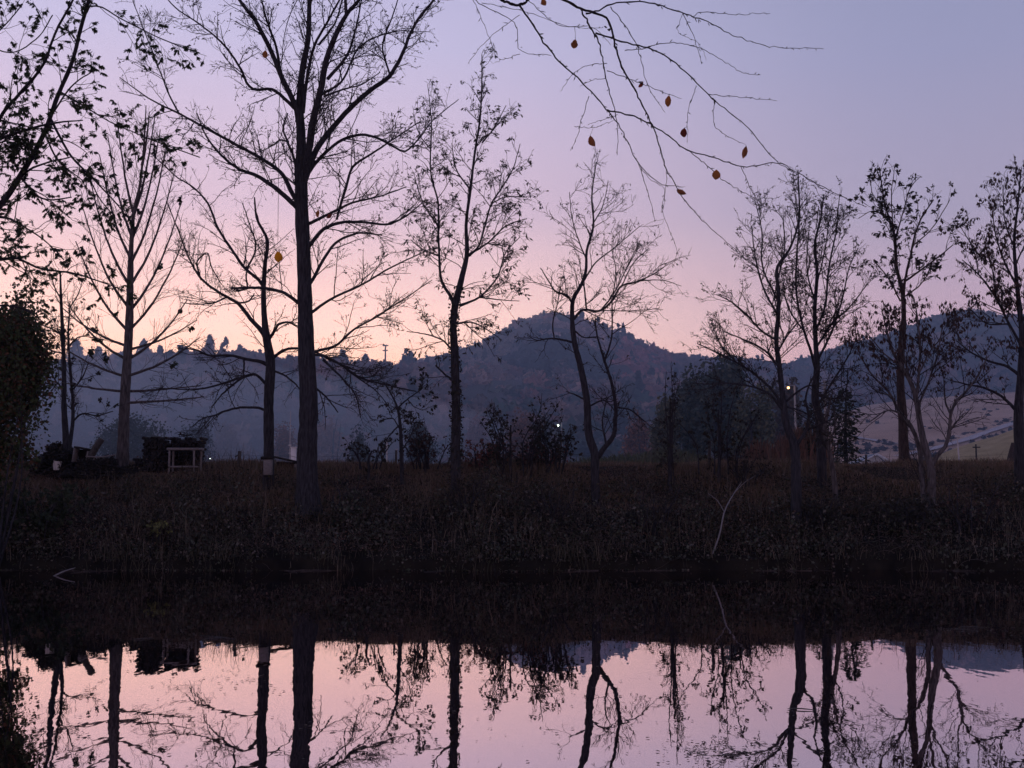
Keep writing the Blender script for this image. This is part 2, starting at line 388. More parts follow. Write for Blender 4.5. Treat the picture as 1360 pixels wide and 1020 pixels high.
# scrub hedges along the road
P = []
for k in range(240):
    u = rng.uniform(1200, 1420); rowr = np.interp(u, [a for a, b in road_px], [b for a, b in road_px])
    P.append(s4(np.array([u]), np.array([w_for(s4, u, rowr + rng.choice([-6, 9, 13]) + rng.normal(0, 1.5))]))[0])
for k in range(90):
    u = rng.uniform(1110, 1210); P.append(s4(np.array([u]), np.array([w_for(s4, u, rng.uniform(586, 604))]))[0])
for k in range(22):
    u = rng.uniform(1090, 1360); P.append(s4(np.array([u]), np.array([w_for(s4, u, rng.uniform(536, 570))]))[0])
P = np.array(P); P[:, 2] -= .5
tag(forest('scrub', P, 1.0, [(.05, .04, .045), (.06, .045, .05), (.04, .035, .04)], quads=26), 'dark scrub growing in bands beside the pale gravel road', 'scrub', kind='stuff')

# ------------------------------------------------------------------ traced trees
LIMB = .80
def build_tree(name, label, cat, base_Y, trunk, limbs, levels, leaf=None, bark='bark', seed=1, group=None, ivy=None, sides=10, depth_spread=.45, kids=True):
    """trunk / limbs: [(px,py,r_px),...] in photograph pixels; grown twigs are real 3D branches"""
    r = np.random.default_rng(seed)
    mpp = base_Y / F
    tp = np.array(trunk, float)
    Pt = at(tp[:, 0], tp[:, 1], base_Y)
    base = Pt[0].copy(); base[2] = float(height(base[0], base[1])) - .05
    if Pt[0][2] > base[2]: Pt = np.vstack([base[None], Pt]); tp = np.vstack([tp[0:1] * [1, 1, 1.12], tp])
    n = max(12, len(tp) * 4)
    Pt, Rt = resample(Pt, tp[:, 2] * mpp, n)
    root = empty(name, base, label, cat, group)
    loc = tuple(base)
    acc = Acc()
    Rf = Rt * (1 + .04 * r.normal(size=n)); Rf[0] *= 1.18
    acc.tubes(Pt, Rf, sides)
    known = [np.c_[np.interp(np.linspace(0, 1, 80), np.linspace(0, 1, len(tp)), tp[:, 0]), np.interp(np.linspace(0, 1, 80), np.linspace(0, 1, len(tp)), tp[:, 1]), np.full(80, float(base_Y))]]
    LP, LR = [], []
    # upper trunk also bears twigs
    up_half = max(2, int(n * .35))
    Pk, Rk = resample(Pt[up_half:], Rt[up_half:], 10); LP.append(Pk); LR.append(Rk)
    for lb in limbs:
        lb = np.array(lb, float)
        K = np.concatenate(known); d0 = K[np.argmin((K[:, 0] - lb[0, 0]) ** 2 + (K[:, 1] - lb[0, 1]) ** 2), 2]
        arc = np.r_[0, np.cumsum(np.hypot(np.diff(lb[:, 0]), np.diff(lb[:, 1])))] * mpp
        dep = d0 + arc * r.uniform(-depth_spread, depth_spread) + r.normal(scale=.03, size=len(arc)) * arc ** .5
        known.append(np.c_[np.interp(np.linspace(0, 1, 24), np.linspace(0, 1, len(lb)), lb[:, 0]), np.interp(np.linspace(0, 1, 24), np.linspace(0, 1, len(lb)), lb[:, 1]), np.interp(np.linspace(0, 1, 24), np.linspace(0, 1, len(lb)), dep)])
        Q, Rq = resample(at(lb[:, 0], lb[:, 1], dep), lb[:, 2] * mpp * LIMB, max(12, 4 * len(lb)))
        Q[1:] += r.normal(scale=.012 * mpp * 60, size=Q[1:].shape) * .25
        Rq = np.maximum(Rq, .006)
        acc.tubes(Q, Rq, 6)
        Q, Rq = resample(Q, Rq, 10); LP.append(Q); LR.append(Rq)
    acc.build('trunk', M[bark], root, loc, smooth=True)
    P = np.array(LP); R = np.array(LR); tw = Acc(); allP = []
    for li, kw in enumerate(levels):
        P, R = grow(P, R, r=r, **kw)
        tw.tubes(P, R, 4 if li == 0 else 3)
        allP.append(P)
    tw_o = tw.build('crown', M['twig'], root, loc) if levels else None
    if leaf:
        la = Acc()
        src = allP[leaf.get('level', -1)] if allP else P
        nclump = leaf.get('clumps')
        if nclump:   # leaves gathered on some twigs only
            k = min(nclump, len(src)); sel = r.choice(len(src), k, replace=False)
            if leaf.get('box') is not None:
                pass
            src = src[sel]
        p, T = pick(src, leaf['n'], r, .25)
        if leaf.get('ymax'):
            rel = p - [0, 0, CAMH]; row = 510 - F * (-rel[:, 1] * ST + rel[:, 2] * CT) / (rel[:, 1] * CT + rel[:, 2] * ST)
            k_ = row < leaf['ymax'] + r.normal(0, 22, len(p)); p = p[k_]; T = T[k_]
        leaves_at(la, p, leaf['size'], leaf['cols'], leaf.get('droop', .3), r, leaf.get('aspect', .35), dirs=T * leaf.get('along', .6))
        la.build('leaves', M['leaf'], tw_o if tw_o else root, loc)
    if ivy:   # climbing leaves on the trunk between two fractions
        la = Acc(); t0, t1, nn, sz, spread = ivy
        f = r.uniform(t0, t1, nn) * (n - 1); i = np.minimum(f.astype(int), n - 2); w = (f - i)[:, None]
        p = Pt[i] * (1 - w) + Pt[i + 1] * w
        q = unit(r.normal(size=(nn, 3)) * [1, 1, .2]); p = p + q * (np.interp(f, np.arange(n), Rt)[:, None] + np.abs(r.normal(scale=spread, size=(nn, 1))))
        leaves_at(la, p, sz, [(.028, .03, .022), (.04, .03, .025)], .3, r, .45)
        la.build('ivy', M['leaf'], root, loc)
    return root

DK = [(.022, .024, .016), (.032, .030, .020), (.045, .034, .026)]
GR = [(.035, .050, .030), (.028, .040, .024), (.050, .055, .030)]
BR = [(.060, .034, .028), (.045, .028, .026), (.075, .042, .034)]

def LV(k=1.0, dens=1.0, ang=44, up=.12, r0=.0052, lv=3, L1=1.05):
    a = [dict(n=4.0 * dens / k, L=L1 * k, ang=ang, up=up, wig=.15, rmin=r0, rmax=.013 * k, Lrel=False),
         dict(n=5.0 * dens / k, L=.52 * k, ang=ang, up=up, wig=.2, npts=5, rmin=r0 * .9, Lrel=False),
         dict(n=5.5 * dens / k, L=.26 * k, ang=ang, up=up * .6, wig=.22, npts=4, rmin=r0 * .75, Lrel=False)]
    return a[:lv]
LV_big = LV(1.15, 1.15, 44, .12, r0=.0048)
build_tree('bare_tree', 'tallest bare tree with the thickest trunk, forking into many limbs', 'tree', 27.2,
  [(409, 668, 16), (408, 640, 14.5), (408, 600, 13), (410, 540, 12), (407, 470, 11), (405, 400, 10), (403, 330, 9.6), (401, 290, 9.2), (400, 230, 8), (400, 182, 6.4), (398, 147, 5.2), (401, 97, 4.4), (409, 53, 3.5), (411, 0, 2.8), (414, -60, 2), (412, -150, 1.5)],
  [[(403, 235, 7), (409, 206, 6.5), (415, 165, 6.2), (426, 118, 5.5), (435, 74, 5), (450, 38, 4.2), (460, 20, 3.4), (478, -2, 2.6), (500, -60, 1.4)],
   [(460, 20, 3), (459, 0, 2.6), (464, -70, 1.2)],
   [(404, 240, 6), (412, 218, 5.5), (423, 194, 5), (441, 171, 4.6), (462, 147, 4.3), (488, 123, 4), (518, 100, 3.6), (535, 70, 3), (544, 47, 2.6), (559, 20, 2.2), (576, 0, 1.8), (600, -40, 1)],
   [(404, 238, 4), (412, 226, 3.4), (432, 203, 3), (456, 185, 2.7), (476, 179, 2.4), (503, 184, 2.1), (523, 195, 1.9), (537, 201, 1.7), (553, 188, 1.4), (573, 162, 1.1), (609, 132, .7)],
   [(398, 175, 5.5), (394, 147, 5), (373, 100, 4.6), (356, 59, 4.1), (338, 26, 3.6), (318, 0, 3), (290, -50, 1.6)],
   [(391, 144, 3.2), (378, 131, 2.9), (362, 119, 2.6), (335, 118, 2.2), (318, 88, 1.9), (294, 56, 1.6), (265, 32, 1.2), (232, 9, 1), (218, -6, .8)],
   [(399, 275, 5), (391, 262, 4.2), (373, 229, 3.6), (344, 209, 3.1), (312, 191, 2.7), (270, 168, 2.2), (238, 151, 1.9), (200, 132, 1.3), (159, 103, .8)],
   [(238, 151, 1.6), (229, 135, 1.5), (218, 109, 1.2), (203, 70, 1.0), (188, 32, .9), (176, 0, .7)],
   [(400, 280, 5), (388, 269, 4.2), (362, 247, 3.6), (338, 232, 3.1), (318, 225, 2.4), (294, 206, 1.9), (270, 173, 1.2), (262, 150, .8)],
   [(397, 275, 3), (394, 256, 2.8), (391, 212, 2.4), (382, 188, 2), (376, 172, 1.7), (382, 150, 1.2)],
   [(382, 188, 1.6), (372, 186, 1.5), (363, 193, 1.2)],
   [(403, 300, 4), (412, 296, 2.8), (441, 282, 2.2), (466, 270, 1.8), (500, 262, 1.3), (540, 248, .8)],
   [(447, 292, 2), (459, 250, 2.4), (470, 220, 2.1), (491, 206, 1.7), (518, 188, 1.3), (560, 160, .8)],
   [(404, 335, 5), (414, 322, 3.4), (429, 305, 3), (451, 296, 2.6), (482, 295, 2.2), (514, 298, 1.8), (539, 287, 1.3), (560, 270, .8)],
   [(405, 385, 4), (415, 372, 3), (426, 351, 2.6), (447, 322, 2.2), (475, 310, 1.7), (507, 312, 1.1)],
   [(405, 422, 4), (415, 414, 2.6), (440, 397, 2.2), (479, 379, 1.8), (518, 356, 1.4), (571, 331, .8)],
   [(406, 475, 4), (419, 467, 2.8), (444, 460, 2.4), (468, 439, 2), (500, 421, 1.6), (532, 400, 1.2), (574, 372, .7)],
   [(404, 410, 4), (396, 402, 3.4), (377, 389, 3), (352, 383, 2.7), (329, 382, 2.3), (306, 383, 1.8)],
   [(329, 382, 1.6), (327, 365, 1.4), (332, 350, .9)],
   [(407, 478, 4), (419, 471, 2.6), (447, 481, 2.2), (479, 502, 1.9), (504, 509, 1.5), (553, 520, 1)],
   [(429, 478, 2), (454, 502, 1.6), (472, 524, 1.2), (479, 555, .8)],
   [(412, 512, 3), (425, 520, 1.6), (437, 532, 1.3), (449, 548, .9)],
   [(450, 482, 1.6), (470, 498, 1.3), (500, 520, .9), (520, 545, .6)],
   [(402, 150, 4), (407, 110, 3), (418, 60, 2.4), (440, 20, 1.8), (456, -10, 1.4)],
   [(423, 60, 2), (445, 30, 1.5), (455, 0, 1.1)],
   [(373, 100, 3), (366, 60, 2.2), (352, 20, 1.6), (345, -15, 1.1)],
   [(435, 105, 3), (460, 75, 2.2), (472, 40, 1.6), (480, 0, 1.1)],
   [(518, 100, 2), (508, 60, 1.5), (520, 25, 1.2), (530, -5, .9)],
   [(426, 126, 2.4), (450, 112, 1.8), (480, 60, 1.4), (510, 45, 1), (540, 40, .7)],
   [(412, 218, 2), (440, 122, .1)] if False else [(430, 128, 2), (452, 120, 1.5), (480, 112, 1.1), (505, 96, .7)]],
  LV_big, dict(n=15000, size=.036, cols=DK, aspect=.4, droop=.1), seed=11, sides=14)

LV_mid = LV(1.05, 1.0, 46, .12)
build_tree('bare_tree', 'crooked bare tree with low sweeping boughs and a grey box fixed to its trunk', 'tree', 28.5,
  [(356, 655, 7.5), (357, 598, 7), (357, 527, 6.6), (359, 478, 6.2), (354, 449, 5.4), (351, 420, 3.8), (350, 386, 3.3), (352, 351, 2.8), (355, 319, 2.2), (341, 290, 1.6), (338, 262, .9)],
  [[(356, 462, 5), (348, 440, 4), (334, 425, 3.4), (316, 403, 2.9), (292, 389, 2.4), (267, 370, 2), (253, 347, 1.6), (235, 301, 1.1), (222, 270, .7)],
   [(267, 372, 1.6), (262, 348, 1.4), (275, 336, 1.3), (280, 352, 1.1), (294, 378, .8)],
   [(351, 384, 3), (344, 372, 2.8), (327, 358, 2.5), (306, 329, 2.2), (288, 300, 2), (276, 270, 1.8), (258, 250, 1.5), (235, 235, 1.2), (200, 203, .8)],
   [(355, 480, 4), (362, 476, 3), (377, 465, 2.6), (398, 463, 2.2), (420, 468, 1.6), (440, 480, 1)],
   [(357, 450, 3), (362, 444, 2.6), (369, 432, 2.2), (384, 428, 1.6), (400, 436, .9)],
   [(358, 486, 4), (345, 480, 3.2), (331, 478, 2.7), (306, 472, 2.3), (278, 472, 1.9), (260, 465, 1.4), (236, 463, .9)],
   [(358, 516, 3.2), (352, 509, 2.8), (338, 497, 2.4), (324, 501, 2.1), (308, 512, 1.8), (295, 524, 1.4), (281, 541, .8)],
   [(325, 500, 2), (300, 508, 1.8), (270, 516, 1.5), (240, 517, 1.1), (205, 515, .7)],
   [(358, 550, 3), (352, 545, 2.6), (331, 541, 2.2), (302, 545, 1.9), (284, 552, 1.6), (271, 555, 1.2), (255, 567, .7)],
   [(324, 478, 1.8), (324, 492, 1.4), (323, 502, 1)],
   [(327, 358, 1.8), (340, 330, 1.5), (332, 300, 1.2), (322, 270, .8)],
   [(300, 395, 1.8), (285, 402, 1.4), (262, 404, 1.1), (240, 402, .7)],
   [(358, 490, 2.4), (380, 500, 1.6), (396, 514, 1.2), (404, 528, .8)],
   [(316, 403, 1.8), (330, 400, 1.5), (338, 390, 1)]],
  LV_mid, dict(n=900, size=.045, cols=DK), seed=12)

fan = []
for k, (y0, dx, y1) in enumerate([(478, -78, 405), (478, 80, 398), (500, -92, 455), (500, 98, 448), (440, -70, 320), (440, 76, 312), (410, -62, 275), (415, 70, 268), (380, -54, 235), (380, 60, 226), (345, -42, 205), (350, 48, 192), (315, -32, 180), (318, 38, 172), (285, -22, 158), (285, 28, 152), (520, 100, 512), (520, -84, 508), (535, 105, 527), (465, 92, 425), (460, -88, 408), (220, 10, 148)]):
    x0 = float(np.interp(y0, [150, 206, 250, 294, 368, 478, 527], [193, 190, 185, 176, 173, 169, 166]))
    fan.append([(x0, y0, 2.6), (x0 + dx * .34, y0 - (y0 - y1) * .22, 2.0), (x0 + dx * .7, y0 - (y0 - y1) * .58, 1.4), (x0 + dx, y1, .8)])
build_tree('bare_tree', 'pale trunked bare tree with upswept twigs, between the leaning log and the firewood', 'tree', 30.6,
  [(162, 619, 9.5), (163, 605, 8), (164, 580, 7), (166, 527, 6.6), (169, 478, 5.8), (172, 421, 5), (173, 368, 4.2), (175, 315, 2.8), (178, 280, 2.3), (185, 250, 1.8), (190, 206, 1.3), (193, 162, .9), (194, 140, .5)],
  fan, [dict(n=4.0, L=1.0, ang=36, up=.16, wig=.10, rmin=.0045, rmax=.008, Lrel=False), dict(n=4.2, L=.5, ang=32, up=.12, wig=.12, npts=5, rmin=.0042, Lrel=False)],
  dict(n=900, size=.11, cols=GR, clumps=26, droop=.5, aspect=.3), bark='bark_pale', seed=13)

build_tree('young_tree', 'thin twin stemmed tree rising from the junk pile at the far left', 'tree', 30.2,
  [(89, 612, 5), (88, 590, 4.4), (85, 540, 3.4), (85, 492, 2.9), (83, 439, 2.4), (81, 396, 1.8), (80, 360, 1)],
  [[(90, 602, 4), (95, 575, 3.2), (97, 534, 2.7), (93, 492, 2.2), (91, 439, 1.7), (93, 400, 1)],
   [(96, 560, 1.8), (108, 550, 1.4), (130, 552, 1.1), (150, 546, .8)],
   [(83, 445, 1.6), (65, 435, 1.2), (50, 430, .8)], [(84, 470, 1.6), (62, 462, 1.2), (48, 440, .8)], [(91, 460, 1.5), (104, 448, 1.2), (116, 446, .8)],
   [(86, 520, 1.6), (70, 500, 1.2), (62, 480, .7)], [(95, 520, 1.5), (110, 500, 1.2), (118, 480, .7)], [(92, 410, 1.3), (104, 390, 1), (110, 370, .6)], [(82, 400, 1.3), (72, 380, 1), (66, 360, .6)]],
  LV(.9, 1.0, 40, .15),
  dict(n=900, size=.08, cols=DK, clumps=60), seed=14)

LV_leafy = LV(1.0, 1.1, 42, .12)
build_tree('slender_tree', 'slender tree with feathery leaves and an ivy covered trunk, just left of the mountain', 'tree', 28.2,
  [(606, 655, 7.5), (605, 620, 7), (606, 547, 6), (604, 476, 5.4), (603, 416, 4.8), (613, 370, 4), (620, 339, 3.3), (619, 300, 2.2), (625, 250, 1.9), (631, 200, 1.6), (637, 162, 1.3), (640, 103, .9), (640, 72, .5)],
  [[(603, 408, 3.6), (598, 392, 3), (590, 381, 2.7), (583, 335, 2.3), (582, 300, 2), (582, 270, 1.8), (573, 235, 1.6), (573, 162, 1.1), (568, 112, .6)],
   [(610, 406, 3), (622, 402, 2.1), (636, 395, 1.8), (661, 367, 1.4), (672, 335, 1), (690, 315, .7)],
   [(619, 342, 2.6), (632, 332, 2), (644, 300, 1.8), (653, 270, 1.5), (668, 247, 1.3), (679, 229, 1.1), (691, 191, .6)],
   [(620, 340, 2), (650, 321, 1.4), (672, 300, 1.1), (700, 290, .7)],
   [(623, 250, 1.6), (606, 225, 1.2), (600, 190, .8)], [(640, 190, 1.4), (656, 170, 1), (672, 140, .6)],
   [(582, 300, 1.5), (562, 270, 1.1), (552, 240, .7)], [(604, 470, 2), (588, 452, 1.5), (566, 444, 1.1), (540, 440, .7)],
   [(604, 430, 2), (625, 428, 1.5), (650, 440, 1), (662, 448, .6)], [(604, 506, 2), (592, 498, 1.8), (578, 485, 1.3)],
   [(653, 270, 1.3), (670, 262, 1), (700, 262, .6)], [(636, 395, 1.3), (662, 398, 1), (690, 400, .6)], [(583, 340, 1.4), (560, 330, 1.1), (545, 318, .7)],
   [(573, 200, 1.1), (558, 180, .9), (548, 150, .6)]],
  LV_leafy, dict(n=3800, size=.105, cols=DK, clumps=1100, droop=.35, aspect=.17, along=.7), seed=15, ivy=(.05, .46, 1000, .07, .035))

build_tree('forked_tree', 'crooked tree forking low into two curved stems in front of the mountain', 'tree', 27.6,
  [(792, 690, 6.5), (791, 650, 6), (790, 618, 6), (790, 604, 6), (783, 582, 5.2), (779, 529, 4.8), (771, 487, 4.2), (763, 455, 3.7), (760, 424, 3.2), (761, 399, 2.7), (774, 374, 2.3), (778, 360, 2), (779, 335, 1.7), (788, 300, 1.4), (786, 262, 1.1), (792, 215, .6)],
  [[(793, 608, 5), (800, 598, 4.4), (813, 582, 3.9), (818, 554, 3.4), (813, 512, 2.9), (802, 476, 2.3), (794, 450, 1.6), (790, 420, .9)],
   [(762, 424, 2.4), (771, 413, 2.2), (799, 412, 1.9), (813, 399, 1.7), (825, 380, 1.5), (845, 374, 1.3), (870, 363, .9), (885, 352, .6)],
   [(763, 455, 2.4), (750, 452, 2), (739, 450, 1.8), (725, 450, 1.4), (714, 452, 1.1), (702, 446, .8)],
   [(736, 449, 1.5), (734, 430, 1.3), (740, 405, 1), (745, 380, .7)],
   [(761, 404, 2), (752, 392, 1.7), (739, 388, 1.4), (728, 372, 1.1), (718, 356, .8)],
   [(779, 412, 1.7), (777, 392, 1.5), (775, 376, 1.2)], [(799, 411, 1.5), (815, 390, 1.2), (835, 350, 1), (850, 320, .7)],
   [(803, 480, 1.8), (812, 450, 1.4), (813, 400, 1.1), (818, 360, .8), (812, 330, .5)], [(776, 372, 1.5), (790, 350, 1.2), (815, 330, 1), (850, 300, .6)],
   [(779, 345, 1.4), (768, 318, 1.1), (760, 290, .9), (756, 255, .6)], [(786, 300, 1.2), (800, 275, .9), (808, 240, .6)], [(825, 380, 1), (845, 345, .8), (862, 330, .6)],
   [(779, 532, 2), (765, 525, 1.3), (752, 520, .8)], [(782, 540, 1.8), (800, 532, 1.3), (812, 534, 1)], [(845, 374, 1), (880, 372, .7), (905, 380, .5)], [(816, 540, 1.6), (840, 546, 1.3), (856, 560, .9)],
   [(764, 440, 1.6), (775, 448, 1.2), (792, 448, .8)], [(805, 590, 2), (800, 560, 1.5), (806, 530, 1)], [(799, 412, 1), (830, 413, .8), (875, 410, .6)]],
  LV(1.0, 1.0, 42, .16),
  dict(n=900, size=.075, cols=DK, clumps=600, droop=.4, aspect=.2), seed=16)

LV_r = LV(1.05, 1.2, 38, .16)
build_tree('spreading_tree', 'grey tree rooted low on the bank with long boughs reaching left', 'tree', 26.4,
  [(1059, 722, 8), (1058, 690, 7.5), (1057, 627, 6.8), (1055, 592, 6), (1044, 563, 4.6), (1041, 539, 4), (1035, 486, 3.5), (1031, 451, 3.1), (1034, 415, 2.8), (1034, 385, 2.5), (1032, 356, 2.2), (1048, 332, 1.7), (1060, 297, 1.3), (1060, 238, .6)],
  [[(1056, 596, 4), (1062, 585, 3), (1071, 571, 2.5), (1074, 553, 2.1), (1070, 530, 1.7), (1080, 500, 1.2), (1095, 480, .8)],
   [(1039, 540, 3), (1030, 524, 2.3), (1011, 504, 1.9), (979, 482, 1.6), (950, 467, 1.2), (926, 456, .8)],
   [(1040, 545, 2.6), (1020, 522, 1.9), (986, 511, 1.6), (960, 509, 1.2), (933, 511, .8)],
   [(1032, 452, 2), (1012, 440, 1.7), (989, 415, 1.4), (970, 400, 1), (951, 391, .7)],
   [(1036, 490, 2), (1015, 465, 1.7), (990, 452, 1.3), (960, 440, .8)],
   [(1034, 420, 2), (1015, 385, 1.6), (1003, 340, 1.2), (998, 300, .8)], [(1033, 400, 1.8), (1012, 350, 1.3), (1012, 310, 1), (1002, 262, .6)],
   [(1033, 370, 1.6), (1042, 330, 1.2), (1040, 290, .8)], [(1041, 536, 2), (1060, 520, 1.7), (1075, 512, 1.3), (1095, 528, .9)], [(1042, 540, 1.9), (1062, 545, 1.5), (1085, 558, 1)],
   [(1034, 465, 1.8), (1050, 440, 1.4), (1068, 420, 1)], [(979, 482, 1.2), (960, 462, 1), (945, 430, .7)]],
  LV_r, dict(n=2000, size=.07, cols=DK, clumps=1200, droop=.35, aspect=.22), seed=17)

build_tree('upright_tree', 'upright dark stemmed tree with many rising branches, beside the leaning sapling', 'tree', 29.0,
  [(1092, 645, 6.5), (1091, 610, 6), (1088, 556, 5.6), (1083, 532, 5), (1085, 486, 4), (1083, 450, 3), (1082, 415, 2.6), (1085, 356, 2.1), (1082, 326, 1.7), (1090, 290, 1.2), (1094, 258, .7)],
  [[(1086, 500, 3), (1078, 470, 2.4), (1068, 440, 2.1), (1059, 400, 1.8), (1058, 341, 1.4), (1062, 290, 1), (1060, 225, .6)],
   [(1083, 440, 2.2), (1095, 410, 1.8), (1100, 360, 1.5), (1112, 297, 1), (1115, 259, .6)], [(1085, 480, 2.2), (1105, 440, 1.7), (1118, 400, 1.3), (1130, 350, .9), (1140, 330, .6)],
   [(1085, 460, 2), (1105, 430, 1.6), (1128, 408, 1.2), (1150, 380, .8)], [(1086, 525, 2.2), (1110, 529, 1.7), (1122, 520, 1.2), (1126, 490, .8)], [(1085, 540, 2), (1110, 500, 1.6), (1128, 470, 1.1), (1140, 440, .7)],
   [(1068, 440, 1.5), (1050, 415, 1.2), (1040, 385, .8)], [(1082, 400, 1.5), (1072, 360, 1.2), (1074, 310, .8)], [(1084, 380, 1.4), (1094, 340, 1), (1100, 300, .7)]],
  LV_r, dict(n=3000, size=.075, cols=DK, clumps=1300, droop=.35, aspect=.22), seed=18)
build_tree('leaning_sapling', 'pale thin sapling leaning left, between the upright dark tree and the firs', 'sapling', 27.8,
  [(1110, 662, 3.8), (1109, 648, 3.5), (1102, 602, 3), (1095, 571, 2.6), (1100, 545, 1.8), (1106, 520, 1)],
  [[(1100, 590, 2), (1108, 570, 1.4), (1108, 545, .9)], [(1096, 572, 1.6), (1086, 556, 1.2), (1080, 540, .8)]],
  LV(.7, .8, 36, .2, lv=2),
  dict(n=150, size=.08, cols=DK), bark='bark_pale', seed=19)

build_tree('leafy_top_tree', 'tall reddish trunked tree with a leafy top, rising beside the white roof', 'tree', 33.5,
  [(1202, 620, 7), (1200, 590, 6.5), (1199, 556, 6), (1196, 514, 5.4), (1198, 451, 4.4), (1200, 429, 3.6), (1198, 385, 2.6), (1191, 356, 2.1), (1188, 312, 1.7), (1176, 274, 1.2), (1170, 238, .8), (1168, 222, .5)],
  [[(1200, 430, 2.6), (1202, 373, 2), (1208, 345, 1.8), (1212, 326, 1.5), (1223, 291, 1.2), (1240, 265, .8)], [(1203, 373, 1.8), (1235, 350, 1.3), (1265, 326, .8)],
   [(1190, 350, 1.4), (1186, 300, 1.1), (1184, 260, .8), (1188, 222, .5)], [(1189, 320, 1.3), (1200, 280, 1), (1212, 245, .7), (1222, 235, .5)], [(1212, 326, 1.1), (1232, 310, .8), (1262, 265, .6)],
   [(1196, 400, 1.5), (1180, 370, 1.1), (1160, 345, .7)], [(1182, 296, 1), (1162, 280, .8), (1140, 290, .6)], [(1200, 395, 1.5), (1225, 375, 1), (1240, 345, .7)], [(1178, 278, .9), (1160, 260, .7), (1156, 240, .5)]],
  LV(.9, .7, 36, .2),
  dict(n=2000, size=.125, cols=DK, clumps=700, droop=.25, aspect=.22), bark='bark_red', seed=20)

build_tree('twin_trunk_tree', 'tree with pale and dark trunks side by side, hung with dark seed clusters', 'tree', 27.0,
  [(1236, 690, 6.2), (1237, 655, 5.6), (1236, 620, 5), (1228, 592, 4.6), (1222, 563, 3.8), (1217, 532, 3.3), (1212, 514, 2.9), (1197, 486, 2.3), (1185, 465, 1.8), (1178, 440, 1.2), (1172, 415, .7)],
  [[(1230, 692, 5.2), (1228, 672, 5), (1224, 627, 4.3), (1220, 592, 3.6), (1208, 563, 3), (1194, 546, 2.6), (1180, 520, 2), (1160, 500, 1.4), (1140, 470, .9)],
   [(1237, 620, 4.4), (1245, 605, 3.6), (1254, 595, 3.2), (1261, 571, 2.8), (1263, 549, 2.4), (1272, 530, 2), (1282, 521, 1.8), (1298, 500, 1.4), (1311, 475, 1)],
   [(1263, 551, 1.8), (1256, 535, 1.4), (1254, 518, 1)], [(1217, 532, 2.6), (1220, 500, 2.1), (1222, 460, 1.7), (1218, 420, 1.2), (1214, 395, .7)],
   [(1219, 540, 2), (1232, 510, 1.7), (1245, 470, 1.3), (1252, 430, .8)], [(1212, 514, 1.8), (1200, 470, 1.4), (1196, 430, .9)], [(1196, 548, 1.8), (1180, 545, 1.4), (1155, 560, .9)],
   [(1221, 495, 1.5), (1240, 460, 1.1), (1270, 435, .7)], [(1200, 490, 1.4), (1175, 470, 1.1), (1150, 440, .7)], [(1261, 572, 1.6), (1270, 560, 1.2), (1282, 548, .8)], [(1184, 525, 1.4), (1165, 520, 1), (1148, 505, .7)]],
  LV_r, dict(n=3600, size=.095, cols=BR, clumps=1500, ymax=485, droop=1.2, aspect=.25), bark='bark_pale', seed=21)

build_tree('edge_tree', 'dark trunked tree at the right edge with spreading boughs of brown leaves', 'tree', 28.0,
  [(1356, 700, 7.5), (1355, 662, 7), (1354, 600, 6.6), (1353, 546, 6), (1356, 496, 5), (1358, 450, 4), (1354, 410, 3.2), (1350, 370, 2.5), (1347, 320, 1.9), (1352, 270, 1.3), (1356, 225, .7)],
  [[(1352, 548, 3.6), (1343, 538, 3), (1332, 528, 2.5), (1310, 516, 2), (1286, 511, 1.5), (1262, 505, .9)], [(1356, 500, 3), (1340, 488, 2.5), (1315, 480, 2), (1290, 468, 1.4), (1270, 452, .8)],
   [(1357, 460, 2.6), (1340, 430, 2.1), (1322, 395, 1.7), (1300, 365, 1.3), (1278, 345, .8)], [(1356, 430, 2.2), (1372, 400, 1.8), (1388, 360, 1.3), (1400, 320, .8)],
   [(1351, 380, 1.8), (1335, 350, 1.5), (1322, 310, 1.1), (1318, 280, .7)], [(1357, 510, 2.6), (1380, 480, 2), (1410, 460, 1.3)], [(1300, 365, 1.1), (1292, 330, .9), (1275, 300, .6)],
   [(1348, 330, 1.4), (1336, 300, 1), (1332, 245, .6)], [(1350, 350, 1.4), (1366, 310, 1), (1372, 270, .7)], [(1340, 430, 1.6), (1312, 430, 1.2), (1288, 410, .8)], [(1322, 395, 1.3), (1318, 360, 1), (1310, 330, .6)]],
  LV_r, dict(n=5200, size=.085, cols=BR, clumps=2300, ymax=500, droop=.9, aspect=.25), seed=22)

